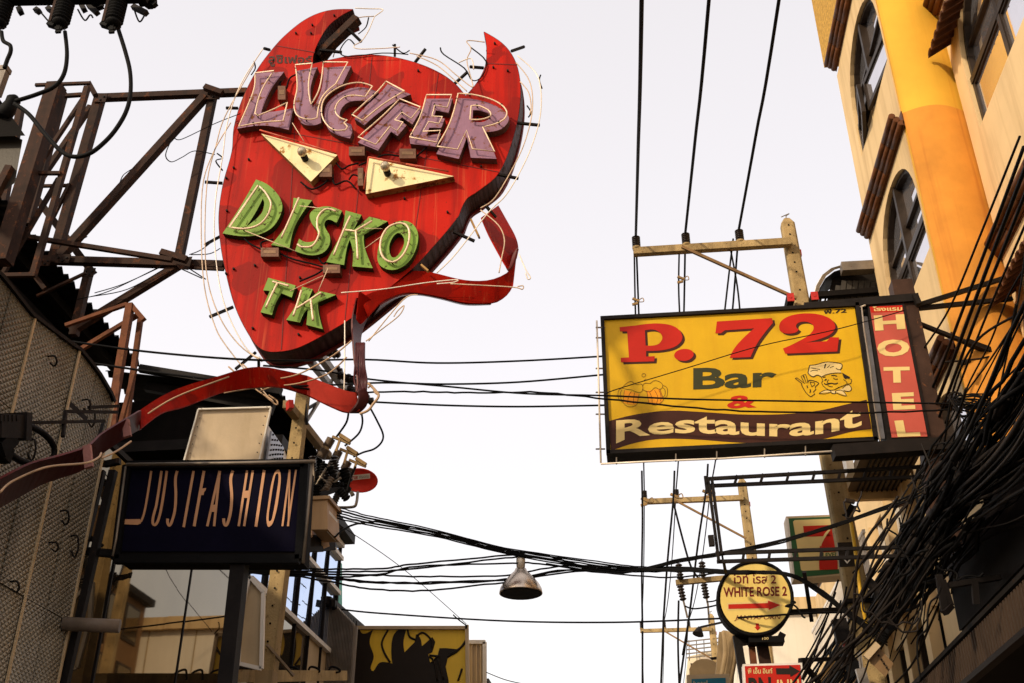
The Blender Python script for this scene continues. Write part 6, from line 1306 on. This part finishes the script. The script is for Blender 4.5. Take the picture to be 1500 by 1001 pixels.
# ================================================================== STREET LAMP
lm = thing('pendant_lamp', 'conical dull metal pendant lamp hanging from cables over the street', 'lamp', PY(763, 810, 12.6))
c = PY(763, 870, 12.6); top = PY(763, 812, 12.6); H = (top - c).length; ax = V((0, 0, 1)); rr_ = 0.256
part('lamp_shade', MB().lathe(c, ax, [(0.0, rr_), (0.015, rr_ * 1.0), (0.06, rr_ * 0.97), (0.12, rr_ * 0.84), (0.18, rr_ * 0.66), (0.235, rr_ * 0.46), (0.27, rr_ * 0.31), (0.30, rr_ * 0.26)], 28), mat('tarnished_aluminium', (0.55, 0.45, 0.36), 0.27, 0.9, 0.25, 3, streak=0.4), lm)
part('shade_opening', MB().lathe(c + V((0, 0, -0.004)), -ax, [(0.0, rr_ * 0.96), (0.003, rr_ * 0.94)], 24), BLACK, lm)
part('lamp_neck', MB().lathe(c + V((0, 0, 0.295)), ax, [(0, 0.05), (0.1, 0.056), (0.15, 0.055), (0.17, 0.03)], 14), mat('pale_lamp_neck', (0.6, 0.52, 0.42), 0.4, 0.3, 0.15, 4), lm)
part('hanger', MB().lathe(c + V((0, 0, 0.455)), ax, [(0, 0.02), (0.06, 0.02)], 8), DARK, lm)

# ================================================================== CABLES ACROSS THE STREET
def span(label, pts, r=0.011, group='cables strung across the street', nm='span_cable', j=0.0):
    P = cat3([PY(x_, y_, yy) for x_, y_, yy in pts], 7)
    if j: P = [p + V((0, 0, random.uniform(-j, j))) for p in P]
    single(nm, MB().tube(P, r, 5), BLACK, label, 'cable', group)
span('cable crossing just below the devil chin to the left edge of the yellow sign', [(-10, 484, 8.7), (100, 500, 8.8), (230, 517, 9.0), (385, 528, 9.2), (536, 527, 10.9), (640, 532, 11.1), (760, 529, 11.3), (885, 522, 11.5)], 0.012)
span('second cable under the devil chin ending at the yellow sign edge', [(-10, 505, 8.6), (120, 530, 8.8), (300, 555, 9.0), (420, 566, 9.3), (560, 561, 10.8), (650, 563, 11.1), (760, 560, 11.3), (885, 549, 11.5)], 0.012)
span('upper of two cables crossing in front of the yellow sign face', [(386, 536, 9.3), (470, 543, 9.9), (543, 556, 10.3), (660, 567, 10.6), (770, 577, 10.9), (889, 580, 11.05), (1004, 585, 11.1), (1162, 588, 11.1), (1290, 590, 11.1), (1410, 592, 11.1)], 0.011)
span('lower of two cables crossing in front of the yellow sign face', [(340, 560, 9.3), (438, 569, 9.4), (520, 575, 10.6), (620, 574, 10.8), (700, 576, 10.9), (790, 575, 11.0), (889, 585, 11.04), (1022, 598, 11.08), (1112, 603, 11.1), (1256, 605, 11.1), (1400, 600, 11.1)], 0.011, j=0.006)
span('lowest of the straight cables between the red tail and the yellow sign', [(543, 589, 11.0), (650, 594, 11.1), (760, 596, 11.2), (885, 594, 11.5)], 0.012)
span('thin wire rising diagonally over the yellow sign face from the mugs to the pink sign', [(886, 578, 11.15), (905, 570, 11.1), (1004, 540, 11.1), (1110, 508, 11.1), (1224, 483, 11.1), (1325, 455, 11.2)], 0.006)
lamp_g = 'cables around the pendant lamp'
def fan(label, pts, r=0.011, j=0.004): span(label, pts, r, lamp_g, 'span_cable', j)
for k in range(5):
    fan(('topmost', 'second', 'third', 'fourth', 'lowest')[k] + ' strand from the top of the cable bundle between tan transformer and pendant lamp', [(446 + k * 3, 733 + k * 3, 10.9), (500, 745 + k * 4, 11.2), (545, 757 + k * 3.4, 11.6), (640, 777 + k * 2.4, 12.1), (740, 803 + k * 2.0, 12.5), (850, 819 + k * 3.0, 12.6), (930, 830 + k * 2.0, 12.6), (999, 831 + k * 1.5, 12.5), (1072, 836 + k * 1.2, 12.1), (1151, 839 + k, 11.9), (1200, 862 + k * 2, 11.9), (1240, 893 + k * 2, 11.9), (1300, 930 + k * 4, 11.9)], (0.008, 0.011, 0.009, 0.012, 0.009)[k])
fan('short looping cable rising from the transformer into the thick bundle', [(490, 787, 11.0), (510, 772, 11.2), (535, 766, 11.5), (560, 765, 11.7), (600, 773, 12.0)], 0.012)
for k, (a, b, c_) in enumerate(((834, 826, 814), (838, 833, 818), (842, 830, 826))):
    fan(('top cable rising right to the lamp from the mirror glass building', 'second cable rising right to the lamp from the mirror glass building', 'third cable rising right to the lamp from the mirror glass building')[k], [(400, a - 2, 10.6), (496, a, 11.2), (560, a - 1, 11.6), (611, b, 12.0), (740, c_, 12.5), (790, c_ - 2 + k, 12.6), (900, 838 + k, 12.6), (999, 819 + k * 2, 12.5), (1098, 802 + k * 2, 12.2), (1174, 783 + k * 2, 11.9), (1270, 752 + k * 2, 11.8), (1340, 722 + k * 4, 11.3), (1400, 680 + k * 6, 10.2)], 0.011)
for k, (y0, y1, y2, y3, y4) in enumerate(((838, 846, 843, 845, 843), (834, 847, 853, 855, 850), (836, 849, 854, 853, 849), (840, 855, 864, 865, 853))):
    fan(('flat cable passing just above the lamp rim', 'wavy cable sagging to the lamp rim', 'wavy cable twisted with its neighbour at the lamp rim', 'lowest cable sagging below the others left of the lamp')[k], [(364, y0, 10.5), (430, y0 + 4, 10.8), (496, y1, 11.2), (551, y2, 11.7), (630, y3, 12.1), (740, y4, 12.5), (830, y4 - 14, 12.6), (930, 833 + k, 12.6), (1060, 836 + k, 12.2)], 0.011, 0.006)
fan('cable drooping below the bundle between the lamp and the round sign', [(800, 826, 12.6), (900, 841, 12.5), (990, 846, 12.4), (1060, 838, 12.2)], 0.01)
span('low cable crossing from the shed roof to the round sign and concrete pole', [(500, 893, 14.0), (560, 899, 14.0), (740, 910, 13.8), (900, 912, 13.4), (1040, 907, 12.6), (1100, 904, 12.2), (1180, 899, 12.2), (1250, 897, 12.6)], 0.012)
span('hair thin guy wire slanting down from the transformer to the yellow billboard corner', [(497, 769, 12), (590, 833, 13.5), (683, 914, 16.2)], 0.005)
span('thin twig of wire near the top right corner of the yellow billboard', [(664, 901, 16), (673, 909, 16.2), (684, 917, 16.3)], 0.01)
span('faint wire at the bottom right of the beige sign box', [(712, 985, 17), (740, 996, 17), (770, 1003, 17)], 0.007)

# steel arm of the pole carrying cables, gray meter box etc. on the right
ar = thing('cable_bracket', 'dark steel cable bracket with an upright bar between the round sign and the pole', 'arm', PY(1190, 895, 12.6))
for a, b, wd in (((1150, 897), (1240, 893), 0.05), ((1178, 838), (1189, 910), 0.045), ((1172, 967), (1248, 965), 0.04), ((1172, 967), (1200, 1001), 0.05)): part('bar', MB().beam(PY(*a, 12.5), PY(*b, 12.9), wd), DARK, ar)
mbx = thing('meter_box', 'tilted tan meter box hanging among the cables at the lower right', 'meter box', PY(1290, 975, 11))
q = [(1268, 962), (1288, 944), (1309, 970), (1298, 992)]; q = [(1284, 945), (1309, 972), (1297, 992), (1270, 966)]
part('box_body', MB().hexa([PY(*p, 10.9) for p in q], [PY(*p, 11.15) for p in q]), mat('dirty_tan_box', (0.22, 0.13, 0.06), 0.6, 0, 0.2, 4, streak=0.4), mbx)
part('box_lid', MB().beam(PY(1268, 964, 10.86), PY(1286, 944, 10.86), 0.04, 0.06), BEIGEP, mbx)
for i in range(5): part('latch', MB().beam(PY(1282 + i * 4, 955 + i * 6, 10.88), PY(1284 + i * 4, 954 + i * 6, 10.88), 0.015), BLACK, mbx)
tb_ = thing('tube_fitting', 'pale fluorescent tube fitting on the pole left of the tan meter box', 'fitting', PY(1262, 1000, 12))
part('fitting', MB().beam(PY(1260, 980, 12.0), PY(1268, 1010, 12.0), 0.1, 0.06).beam(PY(1260, 954, 12.0), PY(1263, 979, 12.0), 0.02).beam(PY(1258, 958, 12.0), PY(1261, 979, 12.0), 0.02), STEELW, tb_)
single('yellow_pipe', MB().tube([PY(1246, 762, 12.7), PY(1252, 800, 12.7), PY(1262, 880, 12.65), PY(1270, 920, 12.6)], 0.022, 6), mat('yellow_pipe_paint', (0.62, 0.36, 0.03), 0.5, 0, 0.15, 4), 'thin yellow pipe running down the side of the nearest right pole', 'pipe')
pc = thing('pole_clutter', 'dark tangle of splice boxes and red cable strapped to the nearest right pole', 'splice boxes', PY(1235, 920, 12.6))
for (a, b, wd, m) in (((1228, 908), (1236, 940), 0.16, DARK), ((1236, 915), (1240, 948), 0.08, REDM), ((1248, 742), (1240, 756), 0.1, BLACK), ((1238, 733), (1252, 736), 0.06, CERAMG), ((1240, 965), (1256, 985), 0.2, BLACK), ((1270, 850), (1300, 880), 0.12, DARK), ((1286, 895), (1306, 925), 0.14, BLACK), ((1310, 742), (1326, 736), 0.07, REDM)):
    part('splice_box', MB().beam(PY(*a, 12.5), PY(*b, 12.5), wd, wd * 0.6), m, pc)
# the great bundle along the right facades
grp = 'black cables of the thick bundle along the right side'
lab_b = 'one black cable of the thick tangled bundle running along the right side buildings'
rnd = random.Random(11)
def bundle(pts, r):
    pts = cat3(pts, 3); pts = [pts[0]] + [p + V((rnd.uniform(-0.03, 0.03), 0, rnd.uniform(-0.035, 0.03))) for p in pts[1:-1]] + [pts[-1]]
    single('bundle_cable', MB().tube(cat3(pts, 5), r, 5), rnd.choice(CABLES), lab_b, 'cable', grp)
for i in range(48):
    s = rnd.gauss(0, 1) * 0.34; t = rnd.gauss(0, 1) * 0.34 - 0.1
    # passes a tie point near (3.0, 10.8, 5.45), spreading towards the camera and down the street
    tie = V((3.12 + s * 0.26, 10.8 + rnd.uniform(-0.5, 0.5), 5.42 + t * 0.34))
    a = V((3.05 + s * 0.5 + rnd.uniform(-0.12, 0.12), 4.6, 5.42 + t * 0.6 + rnd.uniform(-0.2, 0.15)))
    b = V((3.06 + s * 0.4, 7.6, 5.2 + t * 0.5 - rnd.uniform(0, 0.3)))
    c_ = V((2.85 + s * 0.3, 13.2, 5.22 + t * 0.55 - rnd.uniform(0, 0.35))); d = V((2.62 + s * 0.3, 17.5 + rnd.uniform(0, 4), 5.0 + t * 0.6 - rnd.uniform(0, 0.4)))
    bundle([a, b, tie, c_, d], rnd.choice((0.007, 0.009, 0.011, 0.013, 0.016, 0.022)))
for i in range(12):                                     # ones that leave the bundle and drop towards the lower left
    px = rnd.uniform(1255, 1345); py = rnd.uniform(800, 880)
    x1 = rnd.uniform(1150, 1240); y1 = rnd.uniform(985, 1060)
    bundle([PY(px + 60, py - 90, 10.6), PY(px, py, 11.0), PY((px + x1) / 2 + rnd.uniform(-8, 8), (py + y1) / 2 + rnd.uniform(-4, 18), 11.4), PY(x1, y1, 11.8)], rnd.choice((0.009, 0.012, 0.015)))
for i in range(6):                                     # steep ones from the upper right edge into the bundle
    x0 = rnd.uniform(1500, 1560); y0 = rnd.uniform(150, 560)
    bundle([PX(x0, y0, 3.4), PX(1430 + rnd.uniform(-25, 60), 520 + rnd.uniform(-50, 110), 3.2), PX(1345 + rnd.uniform(-25, 30), 690 + rnd.uniform(-40, 60), 3.1), PX(1280 + rnd.uniform(-20, 30), 820 + rnd.uniform(-40, 40), 3.0)], rnd.choice((0.009, 0.012, 0.014)))
steep = [[(1494, 200), (1440, 335), (1392, 450), (1354, 510)], [(1500, 215), (1450, 350), (1410, 455), (1370, 560), (1330, 640)], [(1510, 225), (1470, 330), (1425, 450), (1390, 545), (1345, 660)], [(1515, 250), (1476, 350), (1432, 460), (1395, 560), (1350, 680)], [(1515, 300), (1480, 380), (1430, 500), (1385, 620)], [(1505, 440), (1460, 520), (1420, 600), (1385, 690)]]
for k, p_ in enumerate(steep):
    single('steep_cable', MB().tube(cat3([PX(x_, y_, 3.5) for x_, y_ in p_], 6), (0.012, 0.017, 0.02, 0.017, 0.012, 0.008)[k], 5), BLACK, ('leftmost and topmost', 'second from the left', 'third and thickest', 'fourth from the left', 'fifth from the left', 'lowest and thinnest')[k] + ' of the steep cables crossing the orange hotel wall', 'cable', 'steep cables over the hotel wall')
for k in range(9):                                      # splice sleeves and tags clamped on the bundle
    y = rnd.uniform(7.6, 13.5); c = V((2.93 + rnd.uniform(-0.1, 0.05), y, 5.3 + rnd.uniform(-0.18, 0.15)))
    tag(part('splice_sleeve', MB().lathe(c, (rnd.uniform(-0.2, 0.1), 1, -0.05), [(-0.02, 0.02), (0, 0.04), (rnd.uniform(0.16, 0.3), 0.042), (0.33, 0.018)], 8), rnd.choice((DARK, CABLES[1], CERAMG))), 'splice sleeve clamped in the black cable bundle on the right', 'cable splice', 'splice sleeves in the cable bundle')
for k in range(9):                                      # slack coil and loops at the tie
    cx, cy = PY(1425, 592, 9.2), 0
    pts = [cx + V((math.cos(a) * (0.14 + 0.03 * rnd.random()), math.sin(a) * 0.05 + rnd.uniform(-0.03, 0.03), math.sin(a) * (0.06 + 0.03 * rnd.random()) + 0.02 * k - 0.1)) for a in [2 * math.pi * j / 14 for j in range(15)]]
    if k == 0: coil = thing('cable_coil', 'small coil of slack black cable where the cross street cables meet the bundle', 'cable coil', cx)
    part('coil_turn', MB().tube(pts, 0.008, 4), BLACK, coil)
loops = [[(1420, 590), (1400, 575), (1392, 590), (1410, 605)], [(1440, 600), (1420, 640), (1400, 690), (1380, 720)], [(1335, 700), (1350, 720), (1362, 700), (1350, 650)], [(1300, 760), (1316, 800), (1330, 830), (1310, 850)], [(1250, 870), (1280, 900), (1310, 915), (1345, 905)], [(1372, 830), (1395, 838), (1410, 850), (1440, 840)], [(1300, 905), (1330, 930), (1345, 915), (1350, 880)], [(1236, 735), (1240, 760), (1255, 745), (1262, 720)], [(1180, 905), (1165, 885), (1160, 884), (1150, 888)], [(1345, 1001), (1347, 960), (1360, 900), (1378, 860)]]
for k, p_ in enumerate(loops):
    bundle([PY(x_, y_, 9.6) for x_, y_ in p_], 0.009)
for k, (a, b) in enumerate((((1200, 940), (1168, 1010)), ((1214, 900), (1150, 1010)), ((1224, 868), (1176, 990)), ((1228, 850), (1195, 930)), ((1232, 880), (1186, 1010)), ((1240, 860), (1215, 960)))):
    single('slanting_cable', MB().tube(sag(PY(*a, 13.0), PY(*b, 14.5), 0.05), 0.011, 5), BLACK, ('top left', 'longest', 'middle short', 'shortest and highest', 'rightmost long', 'rightmost short')[k] + ' of the thin cables slanting down left of the nearest right pole', 'cable', 'slanting cables by the pale building')
# a dark vertical bundle mass behind the cables where the strands can no longer be told apart
tang = MB()
for i in range(150):
    s, t = rnd.gauss(0, 0.13), rnd.gauss(0, 0.17)
    y0 = rnd.uniform(6, 11.5); L = rnd.uniform(1.2, 3.5)
    p = [V((3.12 + s + rnd.uniform(-0.06, 0.06), y0 + L * k / 4, 5.3 + t * 0.9 - 0.02 * (y0 - 8) + rnd.uniform(-0.05, 0.05))) for k in range(5)]
    tang.tube(cat3(p, 2), rnd.choice((0.01, 0.014, 0.02)), 4)
tag(part('cable_tangle', tang, BLACK), 'dense inner tangle of the black cable bundle on the right', 'cables', None, 'stuff')
drop = MB()
for i in range(16):
    px = rnd.uniform(1310, 1400); py = rnd.uniform(720, 840)
    p = PY(px, py, rnd.uniform(10.8, 12.4)); q = p + V((rnd.uniform(-0.5, 0.1), rnd.uniform(0, 1.0), -rnd.uniform(0.3, 1.0)))
    drop.tube(cat3([p, p.lerp(q, 0.4) + V((0, 0, -0.12)), q], 3), rnd.choice((0.007, 0.01)), 4)
tag(part('loose_cable_ends', drop, BLACK), 'loose ends dangling below the cable bundle near the hotel sign post', 'cables', None, 'stuff')
